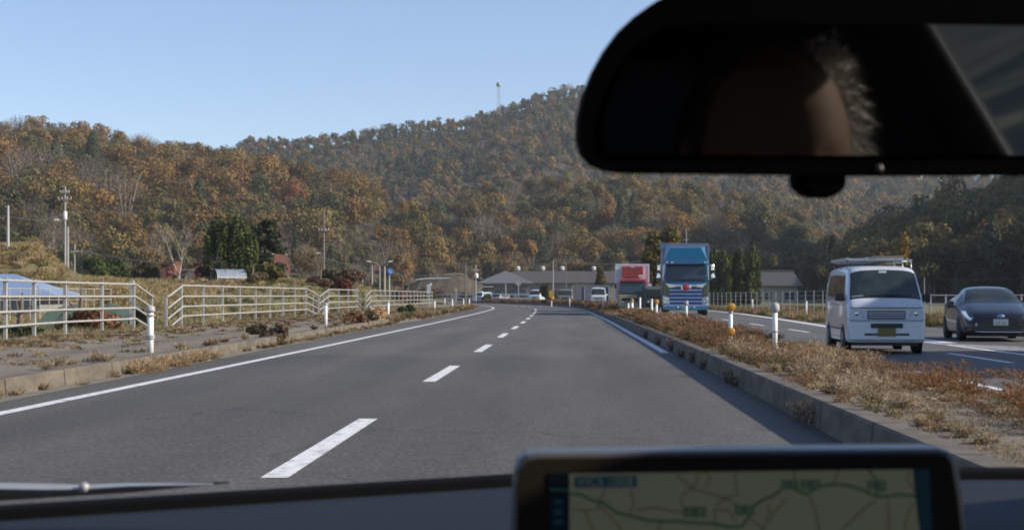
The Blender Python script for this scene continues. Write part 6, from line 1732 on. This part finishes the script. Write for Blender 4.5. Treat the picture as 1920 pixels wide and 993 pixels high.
for s in (-1, 1):
    MB().ball((HX + s*.082, HYd - .005, HZ - .01), (.012, .022, .034), 8, 8).build('ear', skin, drv)
    MB().ball((HX + s*.032, HYd + .089, HZ - .004), (.014, .010, .008), 10, 8).build('eye', M('eye_white', (.6, .58, .55), .3), drv)
MB().ball((HX, HYd + .092, HZ - .066), (.024, .010, .006), 10, 6).build('mouth', M('lips', (.35, .14, .11), .5), drv)
rh = np.random.default_rng(9)
n = 30000
d = unit(rh.normal(size=(n, 3)))
k = ((d[:, 2] > .62) | ((d[:, 1] < .30) & (d[:, 2] > -.45)) ) & ~((np.abs(d[:, 0]) < .9) & (d[:, 1] > .35) & (d[:, 2] < .72))
d = d[k]
side = (np.abs(d[:, 0]) > .55)[:, None]
p = np.array(HC_) + d * np.array([.084, .104, .124]) * np.where(side & (d[:, :1] > 0), rh.uniform(1.0, 1.34, (len(d), 1)), 1.0)
dr = unit(d * .35 + np.array([0, -.5, -.55]) + rh.normal(size=d.shape) * .16)
sd_ = unit(np.cross(dr, d + 1e-3)); L = rh.uniform(.012, .03, len(d))[:, None]; w = .0006
rt_ = d[:, 0] > .45
L = np.where(rt_[:, None], L, L * .45)
V = np.stack([p - sd_*w, p + sd_*w, p + dr*L + d*.006], 1).reshape(-1, 3)
np_mesh('hair', V, 3, np.where(rt_[:, None], np.array((.62, .56, .47)), np.array((.03, .026, .022))) * rh.uniform(.35, 1.6, (len(d), 1)), leaf_mat('hair_strands', .1, .5), drv)  # right-hand strands pale: sunlight put into the hair colour
gm = M('spectacle_frame', (.03, .03, .035), .3)
b = MB()
for s in (-1, 1):
    b.tube([(HX + s*.034 + .026*math.cos(a), HYd + .112 + .0*a, HZ - .022 + .017*math.sin(a)) for a in np.linspace(0, 2*math.pi, 17)], .0012, 5, cap=False)
    b.tube([(HX + s*.06, HYd + .110, HZ - .014), (HX + s*.083, HYd + .07, HZ - .008), (HX + s*.086, HYd - .01, HZ + .01)], .002, 5)
b.tube([(HX - .008, HYd + .116, HZ - .02), (HX + .008, HYd + .116, HZ - .02)], .002, 5)
b.build('glasses', gm, drv)

# what lies behind to the right, for the mirror: a shaded slope, its wood and cables
gx = np.linspace(20, 150, 14); gy = np.linspace(-150, -30, 14)
tag(MB().grid([[(x, y, -.3 + 24 * float(sst((x - 26 - (y + 30)*.1) / 70))) for x in gx] for y in gy]).build('hillside', M('grassy_slope', (.22, .20, .12), .95, rgb2=(.12, .13, .08), scale=.3), fix=False), kind='structure')
r5 = np.random.default_rng(44); V, C = [], []
pr = [(crown(k_, r5, 150, 8, 3.4, cs=.8)) for k_ in ('olive', 'green', 'rust', 'green', 'grey')]
for i in range(45):
    x = r5.uniform(32, 120); y = r5.uniform(-140, -40); z = -.3 + 24 * float(sst((x - 26 - (y + 30)*.1) / 70))
    v, c = pr[int(r5.integers(5))]; s = r5.uniform(.8, 1.2)
    V.append(v * s + np.array([x, y, z])); C.append(c * r5.uniform(.8, 1.2))
tag(np_mesh('forest', np.concatenate(V), 4, np.concatenate(C), LEAF), kind='stuff')
wire((10, -42, 4.6), (46, -24, 5.4), .4, 'overhead cable behind the car, mirrored at the right of the mirror', .035, mat=M('cable_pale', (.5, .5, .48), .5))
wire((10, -41, 4.3), (46, -23, 5.1), .4, 'lower overhead cable behind the car, mirrored below the other', .035, mat=M('cable_pale', (.5, .5, .48), .5))

# ------------------------------------------------------------------ air
hz = MB().bb(-700, 700, -170, 1320, -1.6, 260).build('haze', M('haze_unused', (1, 1, 1)), None)
hm_ = bpy.data.materials.new('haze_air'); hm_.use_nodes = True
nt = hm_.node_tree; nt.nodes.remove(nt.nodes['Principled BSDF'])
pv = nt.nodes.new('ShaderNodeVolumePrincipled'); pv.inputs['Color'].default_value = (.80, .88, 1.0, 1); pv.inputs['Density'].default_value = .00016; pv.inputs['Anisotropy'].default_value = .2
nt.links.new(pv.outputs[0], nt.nodes['Material Output'].inputs['Volume'])
hz.data.materials.clear(); hz.data.materials.append(hm_)
tag(hz, kind='stuff')
